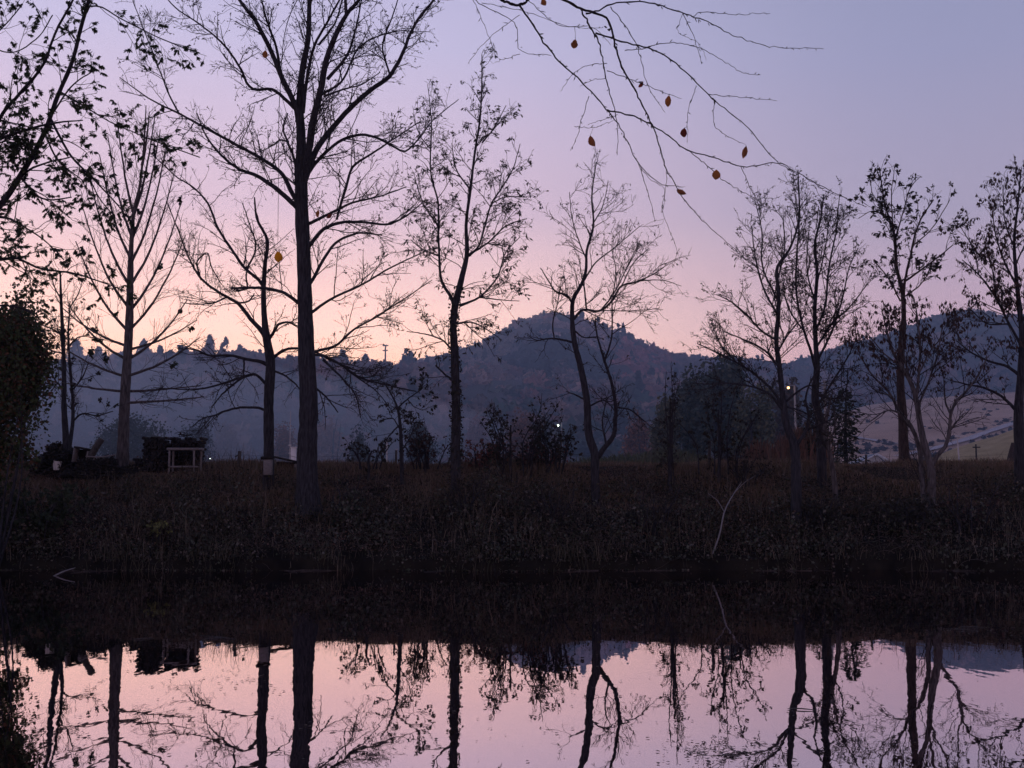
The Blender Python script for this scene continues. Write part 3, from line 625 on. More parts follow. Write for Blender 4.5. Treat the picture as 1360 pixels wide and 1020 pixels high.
# saplings and brush on the crest
build_tree('sapling', 'thin sapling topped by a V of two branches, right of the thickest tree', 'sapling', 29.0,
  [(534, 655, 3.2), (533, 598, 2.6), (531, 560, 2.1), (528, 542, 1.7), (522, 528, 1.2), (510, 508, .7)],
  [[(528, 542, 1.6), (541, 530, 1.3), (560, 515, 1), (562, 495, .6)], [(530, 565, 1.4), (516, 580, 1), (508, 600, .7)], [(532, 600, 1.4), (545, 580, 1), (552, 560, .6)], [(531, 570, 1.3), (520, 555, 1), (505, 560, .6)], [(541, 530, 1), (550, 540, .8), (562, 545, .6)]],
  LV(.6, .9, 42, .1, lv=2),
  dict(n=420, size=.10, cols=DK, clumps=90, aspect=.3), seed=31)
def brush(name, label, Yd, px, py, top, n_st, spread, nleaf, size, cols, seed, cat='bush', droop=.4, aspect=.35, up=.1, clumps=None, stem_r=1.6):
    r = np.random.default_rng(seed)
    limbs = []
    for k in range(n_st):
        dx = r.uniform(-spread, spread); tt = py - (py - top) * r.uniform(.55, 1.0)
        limbs.append([(px + dx * .42, py + 5, stem_r * .8), (px + dx * .5 + r.normal(0, 4), py - (py - tt) * .4, stem_r * .65), (px + dx * .78 + r.normal(0, 4), py - (py - tt) * .78, stem_r * .5), (px + dx, tt, stem_r * .3)])
    return build_tree(name, label, cat, Yd, [(px, py + 6, stem_r * 1.3), (px, py - (py - top) * .3, stem_r), (px + r.normal(0, 3), py - (py - top) * .6, stem_r * .6)], limbs,
        LV(.5, .7, 46, up, r0=.0042, lv=2),
        dict(n=nleaf, size=size, cols=cols, droop=droop, aspect=aspect, clumps=clumps), seed=seed, depth_spread=.6)
brush('leafy_bush', 'broad dark leafy bush standing just right of the ivy covered trunk', 29.5, 678, 628, 522, 12, 72, 950, .085, DK, 41, clumps=600)
brush('leafy_bush', 'thin dark bush between the broad leafy bush and the forked tree', 29.8, 738, 625, 545, 8, 36, 650, .085, DK, 42, clumps=300)
brush('leafy_bush', 'low tangled bush behind the V topped sapling', 30.2, 565, 618, 560, 9, 38, 600, .08, BR, 43)
brush('leafy_bush', 'sparse low bush with a few drooping leaves, left of the V topped sapling', 29.5, 490, 618, 585, 7, 38, 260, .085, DK, 44)
brush('tall_weed', 'tall thin weed with dark hanging leaf tufts, right of the forked tree', 28.5, 890, 640, 468, 4, 30, 260, .085, DK, 45, cat='weed', clumps=120)
brush('leafy_bush', 'loose bush of dark leaf tufts under the long left boughs of the grey tree', 29.0, 955, 625, 490, 7, 64, 700, .085, DK, 46, clumps=400)
brush('rusty_bush', 'rust red bush on the crest left of the broad leafy bush', 31.0, 640, 624, 588, 12, 46, 1500, .07, [(.24, .07, .055), (.17, .06, .05), (.12, .08, .06)], 47)
brush('rusty_bush', 'rust red bush on the crest, right foot of the broad leafy bush', 31.0, 715, 624, 594, 10, 44, 1100, .07, [(.22, .07, .055), (.15, .06, .05), (.12, .08, .06)], 48)
brush('leafy_bush', 'dark bush at the foot of the twin trunk tree', 26.0, 1205, 700, 655, 9, 44, 700, .07, DK, 49)
brush('leafy_bush', 'dense grey brown bush at the foot of the grey spreading tree', 26.2, 1090, 716, 650, 9, 44, 700, .07, DK, 50)
brush('thin_shrub', 'thin leafless shrub with forked stems on the bank before the field', 28.5, 990, 650, 600, 7, 30, 250, .07, DK, 51)
brush('thin_shrub', 'leafless shrub on the slope right below the ivy covered trunk', 26.6, 618, 700, 630, 8, 36, 160, .07, DK, 54)
brush('thin_shrub', 'leafless shrub on the slope just left below the forked tree', 26.2, 735, 712, 640, 8, 40, 160, .07, DK, 55)
brush('thin_shrub', 'leafless shrub at the right foot of the thickest trunk', 26.8, 455, 700, 628, 8, 36, 200, .07, GR, 56)
brush('thin_shrub', 'leafless shrub on the slope between the forked tree and the bent pale sapling', 26.0, 868, 716, 645, 8, 40, 200, .07, DK, 57)
brush('thin_shrub', 'leafless shrub low on the slope below the white leaning post', 25.9, 1290, 716, 640, 8, 44, 260, .07, BR, 58)
brush('yellow_weed', 'small yellow green weed standing low on the left bank', 25.6, 210, 722, 698, 7, 9, 420, .06, [(.20, .19, .06), (.14, .14, .06)], 52, cat='weed', stem_r=.8)
brush('leafy_bush', 'low green bush on the left shore under the big dark bush', 25.6, 35, 725, 640, 14, 70, 4500, .09, GR, 53)

# the big dark bush at left edge: dense crown
def dense_bush(name, label, cat, C, rad, n, size, cols, seed, trunk_h=1.2, lobes=26, ncore=1, part='crown', stem=.08, surf_bias=.5):
    r = np.random.default_rng(seed); C = np.array(C, float); rad = np.array(rad, float)
    base = np.array([C[0], C[1], float(height(C[0], C[1]))])
    root = empty(name, base, label, cat)
    t = Acc()
    for k in range(7 if ncore else 5):
        tip = C + unit(r.normal(size=3)) * rad * .75; mid = (base + tip) / 2 + r.normal(size=3) * .08 * rad
        Q, Rq = resample(np.stack([base - [0, 0, .1], mid, tip]), np.array([stem, stem * .55, stem * .15]), 10); t.tubes(Q, Rq, 5)
    t.build('trunk', M['bark'], root, tuple(base), smooth=True)
    a = Acc()
    D = unit(r.normal(size=(lobes, 3))); LC = C + D * rad * r.uniform(.25, .8, (lobes, 1)); LS = r.uniform(.28, .5, lobes)
    k = r.integers(0, lobes, n)
    q = unit(r.normal(size=(n, 3))) * r.uniform(0, 1, (n, 1)) ** surf_bias
    p = LC[k] + q * rad * LS[k][:, None]
    p[:, 2] = np.maximum(p[:, 2], base[2] - .1)
    leaves_at(a, p, size, cols, .25, r, .4)
    a.build(part, M['leaf'], root, tuple(base))
    return root
MIX = [(.05, .065, .025), (.06, .05, .028), (.05, .07, .025), (.11, .055, .03), (.045, .06, .03)]
c = at(8, 490, 24.9)
dense_bush('dark_bush', 'big dark bush with a few reddish leaves overhanging the water at the left edge', 'bush', c, (1.45, 1.2, 2.0), 34000, .085, MIX, 61, lobes=60, stem=.035)
c = at(-10, 610, 25.4); dense_bush('leafy_bush', 'loose dark leaves hanging under the big dark bush at the left edge', 'bush', c, (1.1, .8, .9), 2600, .10, MIX, 63, lobes=18, stem=.02)
c = at(-70, 470, 24.6)
dense_bush('dark_bush', 'large dark bush standing just outside the left edge behind the one over the water', 'bush', c, (1.5, 1.4, 2.2), 9000, .12, MIX, 62, lobes=24)

# firs and trees between bank and hills
def conifer(name, label, px, py_base, py_top, Yd, wpx, seed, n=5000, cat='fir tree'):
    r = np.random.default_rng(seed); b = at(px, py_base, Yd); b[2] = min(b[2], float(height(b[0], b[1]))); top = at(px, py_top, Yd)
    H = top[2] - b[2]; Wd = wpx / F * Yd / 2
    root = empty(name, b, label, cat)
    t = Acc().tubes(np.stack([b - [0, 0, .2], b + [0, 0, H * .5], top]), np.array([.03, .018, .004]) * H, 7); t.build('trunk', M['bark'], root, tuple(b))
    a = Acc()
    h = r.uniform(.04, 1, n) ** 1.1; tier = (np.sin(h * 60 + r.normal(0, .4, n)) * .18 + .9)
    rad = Wd * (1 - h) ** .55 * tier * (.8 + .35 * np.sin(h * 7 + seed)) * r.uniform(.25, 1.05, n); th = r.uniform(0, 2 * math.pi, n)
    lump = 1 + .25 * np.sin(th * 3 + h * 9 + seed)
    p = b + np.stack([np.cos(th) * rad * lump, np.sin(th) * rad * lump, h * H - rad * .25], 1)
    D = np.stack([np.cos(th), np.sin(th), -.25 + 0 * th], 1)
    leaves_at(a, p, H * .045, [(.035, .045, .036), (.05, .055, .042), (.028, .036, .03)], .1, r, .22, dirs=D)
    a.build('crown', M['leaf'], root, tuple(b))
    return root
conifer('fir_tree', 'dark fir tree behind the leaning sapling, left of the white roof', 1124, 628, 515, 44, 78, 71, 1900)
conifer('fir_tree', 'smaller dark fir tree hidden behind the upright dark tree', 1084, 628, 535, 46, 64, 72, 1300)

def round_tree(name, label, px, py_base, py_top, Yd, wpx, cols, seed, n=5000, size=None, cat='tree'):
    b = at(px, py_base, Yd); top = at(px, py_top, Yd)
    gz = float(height(b[0], b[1])); H = top[2] - gz; W = wpx / F * Yd / 2
    return dense_bush(name, label, cat, (b[0], Yd, gz + H * .52), (W, W, H * .5), n, size or H * .035, cols, seed, lobes=22, stem=H * .025)
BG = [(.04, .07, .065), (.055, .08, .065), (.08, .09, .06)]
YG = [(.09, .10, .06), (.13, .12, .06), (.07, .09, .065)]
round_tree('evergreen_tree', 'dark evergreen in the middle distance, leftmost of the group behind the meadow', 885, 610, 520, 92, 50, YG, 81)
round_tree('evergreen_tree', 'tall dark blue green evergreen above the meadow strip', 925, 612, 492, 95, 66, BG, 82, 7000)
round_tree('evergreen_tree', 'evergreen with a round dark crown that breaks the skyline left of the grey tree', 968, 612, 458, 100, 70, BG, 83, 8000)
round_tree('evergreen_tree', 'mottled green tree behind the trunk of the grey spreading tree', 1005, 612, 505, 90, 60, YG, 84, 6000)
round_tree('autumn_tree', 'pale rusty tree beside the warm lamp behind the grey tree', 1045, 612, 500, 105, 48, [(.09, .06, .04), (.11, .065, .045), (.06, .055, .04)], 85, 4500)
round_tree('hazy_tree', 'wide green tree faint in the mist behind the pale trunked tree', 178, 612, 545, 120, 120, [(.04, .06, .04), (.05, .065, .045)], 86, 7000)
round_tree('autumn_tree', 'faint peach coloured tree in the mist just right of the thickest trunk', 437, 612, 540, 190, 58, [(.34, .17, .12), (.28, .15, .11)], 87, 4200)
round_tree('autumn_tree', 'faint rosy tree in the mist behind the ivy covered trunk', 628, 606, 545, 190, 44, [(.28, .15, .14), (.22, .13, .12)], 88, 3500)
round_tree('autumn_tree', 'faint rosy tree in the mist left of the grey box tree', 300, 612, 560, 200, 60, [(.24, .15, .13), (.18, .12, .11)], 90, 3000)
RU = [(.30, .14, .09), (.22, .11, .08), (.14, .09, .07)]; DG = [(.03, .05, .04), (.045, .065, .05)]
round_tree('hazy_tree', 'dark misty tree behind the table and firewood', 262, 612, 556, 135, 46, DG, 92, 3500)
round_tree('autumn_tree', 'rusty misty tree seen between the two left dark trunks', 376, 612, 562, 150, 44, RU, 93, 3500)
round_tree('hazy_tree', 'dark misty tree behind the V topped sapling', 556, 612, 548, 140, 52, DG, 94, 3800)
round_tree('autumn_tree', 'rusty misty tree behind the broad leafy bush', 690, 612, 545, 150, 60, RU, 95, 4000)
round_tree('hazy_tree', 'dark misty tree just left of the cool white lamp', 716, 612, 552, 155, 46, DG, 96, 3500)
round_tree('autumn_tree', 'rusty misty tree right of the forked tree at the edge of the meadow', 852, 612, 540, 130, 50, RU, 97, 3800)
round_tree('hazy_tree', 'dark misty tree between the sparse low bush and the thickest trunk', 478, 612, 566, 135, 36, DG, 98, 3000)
# skyline trees on the left ridge
sky_trees = [(100, 475, 452, 'narrow hazy pine on the ridge seen between the far left stems', 34), (190, 474, 452, 'hazy pine on the ridge right of the pale trunk', 30), (245, 470, 462, 'low broad pine on the ridge left of the tallest skyline pine', 22), (278, 472, 446, 'tallest pine on the left skyline, left of the grey box tree', 26), (318, 474, 460, 'small pine on the skyline close beside the grey box tree', 22),
             (455, 484, 466, 'skyline pine just right of the thickest trunk', 30), (545, 486, 468, 'dark round pine breaking the ridge left of the ivy covered trunk', 26), (130, 480, 462, 'short skyline pine left of the pale trunk', 22), (485, 488, 472, 'small skyline pine left of the mast', 24), (212, 474, 460, 'little skyline pine above the firewood stack', 18)]
for i, (px, pb, ptp, lb, w) in enumerate(sky_trees):
    c0 = at(px, pb + 12, 396); r = np.random.default_rng(200 + i)
    root = empty('pine_tree', c0, lb, 'pine tree', 'pines along the left skyline')
    top = at(px, ptp, 396); H = top[2] - c0[2]; W = w / F * 396 / 2
    Acc().tubes(np.stack([c0, (c0 + top) / 2, top]), np.array([.35, .25, .08]), 6).build('trunk', M['bark'], root, tuple(c0))
    n = 1100; h = r.uniform(.15, 1, n); lob = 1 + .22 * np.sin(h * 22 + i)
    rd = W * (1.05 - h) ** .85 * lob * r.uniform(.1, 1, n) ** .6; th = r.uniform(0, 6.283, n)
    a = Acc(); leaves_at(a, c0 + np.stack([np.cos(th) * rd, np.sin(th) * rd, h * H], 1), .9, [(.02, .03, .026), (.035, .04, .03)], .0, r, .4)
    a.build('crown', M['leaf'], root, tuple(c0))

# ------------------------------------------------------------------ near tree at top left (leafy, leaning over the pond)
LV_near = LV(.46, .9, 46, -.03, r0=.0022)
NY = 10.5
build_tree('leaning_tree', 'near tree reaching into the top left corner with narrow drooping leaves', 'tree', NY,
  [(-330, 720, 26), (-300, 600, 23), (-230, 480, 16), (-130, 370, 9), (-50, 310, 6), (0, 273, 4.2), (26, 235, 3.5), (59, 176, 3.1), (76, 129, 2.8), (97, 79, 2.6), (107, 38, 2.4), (118, 0, 2.2), (130, -60, 1.7)],
  [[(-60, 315, 6), (-20, 210, 4), (0, 156, 3), (32, 118, 2.6), (56, 88, 2.3), (76, 38, 1.9), (97, 0, 1.6), (112, -40, 1)],
   [(-40, 300, 4), (-10, 190, 2.4), (0, 185, 2.4), (44, 170, 2), (73, 163, 1.6), (110, 160, .9)],
   [(66, 156, 2.4), (76, 175, 2), (95, 208, 1.8), (118, 232, 1.5), (147, 262, 1.2), (176, 296, .8)],
   [(80, 122, 1.8), (110, 140, 1.4), (141, 159, 1.1), (200, 185, .9), (265, 209, .6)],
   [(24, 238, 2.4), (40, 225, 1.8), (59, 217, 1.5), (94, 209, 1)],
   [(110, 10, 1.6), (130, 8, 1.3), (159, 24, 1.1), (218, 53, .9), (262, 70, .6)],
   [(-100, 345, 5), (-40, 340, 3.4), (0, 345, 2.7), (21, 343, 2.4), (46, 354, 2), (106, 365, 1.6), (130, 373, 1.2), (166, 386, .8)],
   [(-20, 285, 3), (10, 290, 2.2), (30, 300, 1.6), (60, 320, 1.1), (85, 345, .7)], [(26, 235, 2), (60, 265, 1.5), (95, 262, 1)], [(-120, 365, 4), (-60, 400, 2.6), (-10, 405, 1.8), (30, 410, 1.2), (60, 430, .7)],
   [(-10, 280, 2.4), (-5, 240, 2), (-20, 60, 1.4), (10, 30, 1), (30, 5, .7)], [(59, 176, 1.8), (75, 210, 1.4), (110, 240, .9)], [(70, 150, 1.6), (100, 110, 1.2), (122, 95, .7)], [(118, 232, 1), (130, 260, .8), (150, 285, .5)], [(-20, 60, 1.3), (15, 70, 1), (50, 50, .7), (70, 20, .5)]],
  LV_near, dict(n=40000, size=.034, cols=[(.06, .09, .045), (.07, .08, .045), (.045, .065, .035)], clumps=9000, droop=.4, aspect=.17, along=.7), seed=91, sides=12)

# ------------------------------------------------------------------ overhanging foreground branch with yellow leaves
r = np.random.default_rng(77)
FY = 3.6
fore = [
 ([(668, 0), (688, 7), (700, 1), (712, -12)], 2.8, 2.2),
 ([(690, 7), (712, 40), (734, 72), (774, 110), (807, 147), (826, 173), (848, 217), (881, 245), (910, 248)], 1.9, .5),
 ([(848, 217), (859, 250), (870, 294)], .8, .4),
 ([(807, 147), (841, 154), (877, 173), (914, 199), (951, 210), (988, 221), (1035, 217), (1069, 235), (1120, 262), (1150, 275)], 1.6, .5),
 ([(914, 199), (940, 221), (966, 243), (1000, 262), (1024, 276)], .9, .4),
 ([(735, -6), (749, 0), (771, 11), (809, 28), (815, 55), (826, 88), (844, 121), (859, 151), (870, 176), (881, 213), (899, 250), (940, 299), (978, 332)], 2.8, .5),
 ([(771, 11), (782, 33), (793, 51), (800, 81), (806, 110), (815, 140), (820, 165), (820, 206)], 1.9, .5),
 ([(791, 44), (826, 55), (877, 70), (914, 99), (940, 125), (988, 165), (1035, 217), (1060, 232)], 1.7, .6),
 ([(940, 125), (980, 129), (1032, 134)], .8, .4), ([(948, 135), (951, 169), (965, 180), (982, 189)], .7, .4),
 ([(778, 18), (789, 15), (819, 4), (855, 3), (907, 17), (940, 29), (973, 46), (1010, 59), (1094, 65)], 1.8, .5),
 ([(918, 22), (935, 16), (955, 18), (1023, 18)], .8, .45), ([(907, 18), (921, 48), (932, 85)], .8, .4), ([(830, 67), (844, 66), (885, 57), (921, 61), (958, 79), (988, 97), (1010, 99)], .9, .4),
 ([(811, 9), (841, 51), (852, 81), (859, 110), (870, 130), (883, 149)], .9, .4), ([(620, -8), (635, 4), (686, 35), (690, 66), (732, 74)], .9, .5), ([(690, 72), (670, 78), (657, 83)], .6, .4),
 ([(628, 0), (642, 30), (657, 70), (660, 78)], .6, .4), ([(806, 94), (841, 107), (877, 121), (905, 131)], .8, .4), ([(782, 128), (771, 165), (766, 182), (758, 200)], .8, .4), ([(763, 168), (790, 169), (815, 160)], .6, .35),
 ([(925, 114), (914, 147), (913, 189)], .7, .4), ([(984, 221), (999, 254), (1017, 294)], .7, .35), ([(700, 0), (745, 34), (790, 38), (811, 60)], .7, .4), ([(690, 20), (640, 60), (622, 84)], .6, .35),
 ([(806, 84), (785, 86), (765, 95), (744, 121)], .7, .35), ([(804, 104), (785, 107), (770, 115)], .6, .35), ([(845, 212), (860, 235), (883, 252), (878, 283)], .6, .35), ([(820, 152), (800, 160), (782, 165)], .6, .35),
 ([(870, 175), (885, 240), (880, 280), (893, 315), (907, 356)], .6, .3), ([(640, 4), (700, 16), (760, 36), (800, 37)], .6, .35), ([(1069, 235), (1090, 250), (1120, 262)], .6, .3), ([(907, 17), (900, 40), (930, 60), (938, 80)], .5, .3),
]
trunk_base = np.array([-2.6, 1.2, float(height(-2.6, 1.2))])
broot = empty('overhanging_tree', trunk_base, 'nearest tree whose thin twigs with scattered orange leaves hang from the top', 'tree')
acc = Acc()
Q, Rq = resample(np.array([trunk_base - [0, 0, .1], trunk_base + [.05, .05, 1.5], trunk_base + [.1, .2, 3.2], trunk_base + [.1, .1, 6.]]), np.array([.16, .13, .11, .05]), 24)
acc.tubes(Q, Rq, 12)
start = at(668, 0, FY); start2 = at(735, -6, FY); start3 = at(620, -8, FY)
for s0, rr in ((start, .012), (start2, .012), (start3, .006)):
    Q, Rq = resample(np.array([trunk_base + [.1, .2, 3.1], (trunk_base + [.1, .2, 3.2]) * .45 + s0 * .55 + [0, 0, .45], s0]), np.array([.05, .026, rr * .7]), 20); acc.tubes(Q, Rq, 7)
known = [np.c_[[668, 735, 620], [0, -6, -8], [FY] * 3]]
tips = []; ALL = []
for pts, ra, rb in fore:
    pts = np.array(pts, float); K = np.concatenate(known); d2 = (K[:, 0] - pts[0, 0]) ** 2 + (K[:, 1] - pts[0, 1]) ** 2; d0 = K[np.argmin(d2), 2]
    arc = np.r_[0, np.cumsum(np.hypot(np.diff(pts[:, 0]), np.diff(pts[:, 1])))] * FY / F
    dep = d0 + arc * r.uniform(-.35, .35)
    tt = np.linspace(0, 1, 40); ti = np.linspace(0, 1, len(pts))
    known.append(np.c_[np.interp(tt, ti, pts[:, 0]), np.interp(tt, ti, pts[:, 1]), np.interp(tt, ti, dep)])
    n = 6 * len(pts)
    Q, Rq = resample(at(pts[:, 0], pts[:, 1], dep), np.linspace(ra, rb, len(pts)) * .66 * FY / F, n)
    Q[1:-1] += r.normal(scale=.0016, size=Q[1:-1].shape)
    Rq = Rq * (1 + .22 * (np.arange(n) % 5 == 0))
    acc.tubes(Q, Rq, 6); ALL.append((Q, Rq))
# buds and spurs
for Q, Rq in ALL:
    P1, R1 = resample(Q, Rq, 10)
    b, rb_ = grow(P1[None], R1[None], n=max(3, int(14 * np.linalg.norm(np.diff(Q, axis=0), axis=1).sum() / .5)), L=.017 / max(.01, np.linalg.norm(np.diff(Q, axis=0), axis=1).sum()), ang=42, up=.0, npts=3, rr=.8, rmin=.0009, r=r, wig=.05)
    acc.tubes(b, np.maximum(rb_, .001) * np.array([.8, 1.5, .4]), 4)
acc.build('branches', M['twig'], broot, tuple(trunk_base), smooth=True)
M['leaf_orange'] = mat('orange_leaf', (.72, .38, .16), .6, True, (.44, .22, .11), nscale=30)
M['leaf_red'] = mat('red_leaf', (.42, .13, .09), .6, True, (.26, .09, .07), nscale=30)
M['leaf_yellow'] = mat('yellow_leaf', (.95, .56, .08), .6, True, (.75, .38, .07), nscale=30)
M['leaf_brown'] = mat('brown_leaf', (.60, .30, .15), .6, True, (.38, .19, .11), nscale=30)
for k_ in ('leaf_orange', 'leaf_red', 'leaf_yellow', 'leaf_brown'):
    nt_ = M[k_].node_tree; pb = nt_.nodes['Principled BSDF']; tr = nt_.nodes.new('ShaderNodeBsdfTranslucent'); mm_ = nt_.nodes.new('ShaderNodeMixShader'); mm_.inputs[0].default_value = .7
    nt_.links.new(pb.inputs['Base Color'].links[0].from_socket, tr.inputs['Color']); nt_.links.new(pb.outputs[0], mm_.inputs[1]); nt_.links.new(tr.outputs[0], mm_.inputs[2])
    nt_.links.new(mm_.outputs[0], nt_.nodes['Material Output'].inputs['Surface'])
def big_leaf(px, py, hpx, asp, rot, m, label, parent, Yd, nub=True):
    lr = np.random.default_rng(int(px * 7 + py)); c1, c2, c3 = lr.uniform(.1, .45), lr.uniform(-.5, .5), lr.uniform(.02, .12)
    c = at(px, py, Yd); mpp = Yd / F; Lh = hpx * mpp
    n = 13; t = np.linspace(0, 1, n); w = np.sin(t * math.pi) ** .8 * (1 - .25 * t) * asp * Lh
    w[0] = w[-1] = .0006
    ser = 1 + c3 * np.where(np.arange(n) % 2 == 0, 1, -1) + lr.normal(0, .05, n)
    z = (.5 - t) * Lh * 2
    curl = c1 * Lh * np.sin(t * 2.6)
    cr, sr = math.cos(RAD(rot)), math.sin(RAD(rot)); V = []
    for k in range(n):
        for s, ww in ((-1, w[k] * ser[k]), (0, 0), (1, w[k] * ser[k])):
            x = s * ww * (1 + .25 * c2 * s) + c2 * .25 * Lh * math.sin(t[k] * 3.1); V.append((c[0] + x * cr + z[k] * sr, c[1] + curl[k] + abs(s) * ww * .35, c[2] + z[k] * cr - x * sr))
    Fq = []
    for k in range(n - 1):
        a = k * 3; Fq += [(a, a + 1, a + 4, a + 3), (a + 1, a + 2, a + 5, a + 4)]
    o = mesh_obj('leaf', V, Fq, m, parent, tuple(trunk_base), smooth=True)
    s = bpy.context.scene
    md = o.modifiers.new('thickness', 'SOLIDIFY'); md.thickness = .0006
    o['label'] = label
    # petiole up to the twig
    top = np.array([c[0] + Lh * sr, c[1], c[2] + Lh * cr])
    Kn = np.concatenate(known); up_ = Kn[(Kn[:, 1] < py - hpx * .5)]; j_ = np.argmin((up_[:, 0] - px) ** 2 + (up_[:, 1] - py + hpx) ** 2); e_ = at(up_[j_, 0], up_[j_, 1], up_[j_, 2])
    st = Acc().tubes(np.stack([top, top * .6 + e_ * .4 + np.array([.1, 0, .15]) * Lh, e_]), np.array([.0007, .0006, .0008]), 4)
    st.build('leaf_stalk', M['twig'], o, tuple(trunk_base)); 
    return o
for a in [(763, 58, 6.5, .85, 10, 'leaf_orange', 'round orange brown leaf nearest the top'), (851, 112, 5, .6, 40, 'leaf_red', 'small curled dark red leaf'), (888, 134, 8, .6, 5, 'leaf_orange', 'upright oval orange leaf'),
          (909, 176, 6.5, .8, 0, 'leaf_red', 'dark red leaf'), (787, 187, 8, .65, -25, 'leaf_brown', 'tilted brown leaf'), (989, 202, 9, .45, 15, 'leaf_brown', 'narrow brown leaf'),
          (951, 232, 7, .95, 5, 'leaf_orange', 'roundest orange leaf'), (905, 255, 7, .6, -70, 'leaf_brown', 'brown leaf lying sideways'), (723, 2, 5.5, .8, -20, 'leaf_orange', 'orange leaf cut by the top edge')]:
    big_leaf(a[0], a[1], a[2], a[3], a[4], M[a[5]], a[6], broot, FY - .02)
# a separate fine drooping twig over the big tree with yellow leaves
acc = Acc()
tw = [([(420, -40), (385, 20), (372, 120), (370, 230), (369, 325)], 1.0, .35), ([(372, 120), (395, 200), (415, 260), (422, 278)], .5, .3), ([(415, 258), (430, 268), (438, 280)], .4, .3), ([(385, 20), (365, 45), (352, 62)], .5, .3)]
for pts, ra, rb in tw:
    pts = np.array(pts, float); known.append(np.c_[pts, np.full(len(pts), FY + .2)]); Q, Rq = resample(at(pts[:, 0], pts[:, 1], FY + .2), np.linspace(ra, rb, len(pts)) * FY / F, 24); acc.tubes(Q, Rq * .8, 5)
s0 = at(420, -40, FY + .2)
Q, Rq = resample(np.array([trunk_base + [.1, .2, 3.3], (trunk_base + [.1, .2, 3.3]) * .5 + s0 * .5 + [0, 0, .4], s0]), np.array([.03, .012, .0025]), 18); acc.tubes(Q, Rq, 6)
acc.build('drooping_twig', M['twig'], broot, tuple(trunk_base), smooth=True)
for a in [(369, 341, 7.5, .9, 0, 'leaf_yellow', 'bright yellow leaf hanging before the thick trunk'), (422, 284, 5, .55, 8, 'leaf_orange', 'small narrow orange leaf right of the trunk'), (437, 287, 4.5, .7, 60, 'leaf_red', 'small red leaf right of the trunk'), (352, 72, 5.5, .8, 0, 'leaf_orange', 'orange leaf before the left fork')]:
    big_leaf(a[0], a[1], a[2], a[3], a[4], M[a[5]], a[6], broot, FY + .2)

# ------------------------------------------------------------------ bank ground cover (nobody could count it)
def cover(name, label, n, size, cols, ylo, yhi, hgt, seed, droop=.3, aspect=.35, dens=None, xr=(-17, 17)):
    r = np.random.default_rng(seed); x = r.uniform(*xr, n); y = ylo + (yhi - ylo) * r.uniform(size=n)
    if dens is not None:
        k = r.uniform(size=n) < dens(x, y); x, y = x[k], y[k]
    lump = np.clip(.5 + 1.6 * wob(x, y, 1.1, seed) * wob(x, y, 2.9, seed + 1) + .6 * wob(x, y, 5.2, seed + 5), .08, 1.7)
    hh = hgt * lump * r.uniform(0, 1, len(x)) ** .8 * np.interp(y, [24.6, 25.3, 30, 31.5], [.35, 1, .6, .28])
    z = height(x, y) + hh; k = height(x, y) > -.45; x, y, z = x[k], y[k], np.maximum(z[k], .03)
    a = Acc(); leaves_at(a, np.stack([x, y, z], 1), size, cols, droop, r, aspect, jit=.22)
    return tag(a.build(name, M['leaf']), label, 'undergrowth', kind='stuff')
UC = [(.04, .04, .026), (.055, .04, .03), (.08, .055, .045), (.05, .055, .03), (.13, .10, .085), (.02, .018, .015), (.03, .028, .02)]
cover('undergrowth', 'dark tangled weeds and brambles covering the steep bank above the water', 190000, .06, UC, 24.3, 29.6, .75, 301, dens=lambda x, y: np.interp(y, [24.2, 27.5, 29.6], [1, 1, .35]) * np.clip(.55 + 1.5 * wob(x, y, .8, 8) + .7 * wob(x, y, 2.4, 3), .08, 1))
cover('weeds', 'pale leafy weeds scattered along the foot of the bank', 26000, .085, [(.085, .085, .065), (.06, .065, .045), (.11, .095, .08), (.045, .045, .035)], 24.4, 27.2, .9, 307, dens=lambda x, y: np.clip(.2 + 1.6 * wob(x, y, 1.7, 2), .02, 1))
RC = [(.13, .075, .06), (.16, .095, .075), (.08, .055, .045)]
cover('fallen_leaves', 'brown fallen leaves lying over the bank and its crest', 120000, .05, RC, 25.2, 33.5, .07, 302, droop=0, dens=lambda x, y: np.clip(.45 + .5 * (x < -5) + 1.1 * wob(x, y, .7, 4), .12, 1))
# grass blades
def grass(name, label, n, cols, ylo, yhi, hmin, hmax, seed, xr=(-18, 18), wid=.008):
    r = np.random.default_rng(seed); x = r.uniform(*xr, n); y = r.uniform(ylo, yhi, n); z = height(x, y)
    if name == 'sedge': k_ = (z > -.5) & (wob(x, y, 1.3, 6) > .05); x, y = x[k_], y[k_]; z = np.maximum(z[k_], -.02); n = len(x)
    H = r.uniform(hmin, hmax, n) * np.clip(.7 + .8 * wob(x, y, .9, seed), .2, 1.5)
    d = r.normal(size=(n, 2)) * .25; th = r.uniform(0, 6.283, n); w = wid * r.uniform(.6, 1.4, n)
    b = np.stack([x, y, z - .02], 1); W = np.stack([np.cos(th), np.sin(th), 0 * th], 1) * w[:, None]
    m = b + np.stack([d[:, 0] * H * .4, d[:, 1] * H * .4, H * .6], 1); t = b + np.stack([d[:, 0] * H * 1.3, d[:, 1] * H * 1.3, H], 1)
    V = np.stack([b - W, b + W, m + W * .8, m - W * .8, t + W * .1, t - W * .1], 1); i = np.arange(n)[:, None] * 6
    Fq = np.concatenate([i + [0, 1, 2, 3], i + [3, 2, 4, 5]])
    c = np.asarray(cols)[r.integers(0, len(cols), n)] * r.uniform(.6, 1.4, (n, 1))
    a = Acc().add(V, Fq, np.repeat(c, 6, 0)); return tag(a.build(name, M['leaf']), label, 'grass', kind='stuff')
GC = [(.15, .10, .065), (.11, .095, .045), (.19, .115, .085), (.24, .16, .13)]
grass('grass', 'short autumn grass on the upper bank and along its crest', 190000, GC, 27.2, 34.5, .05, .26, 303)
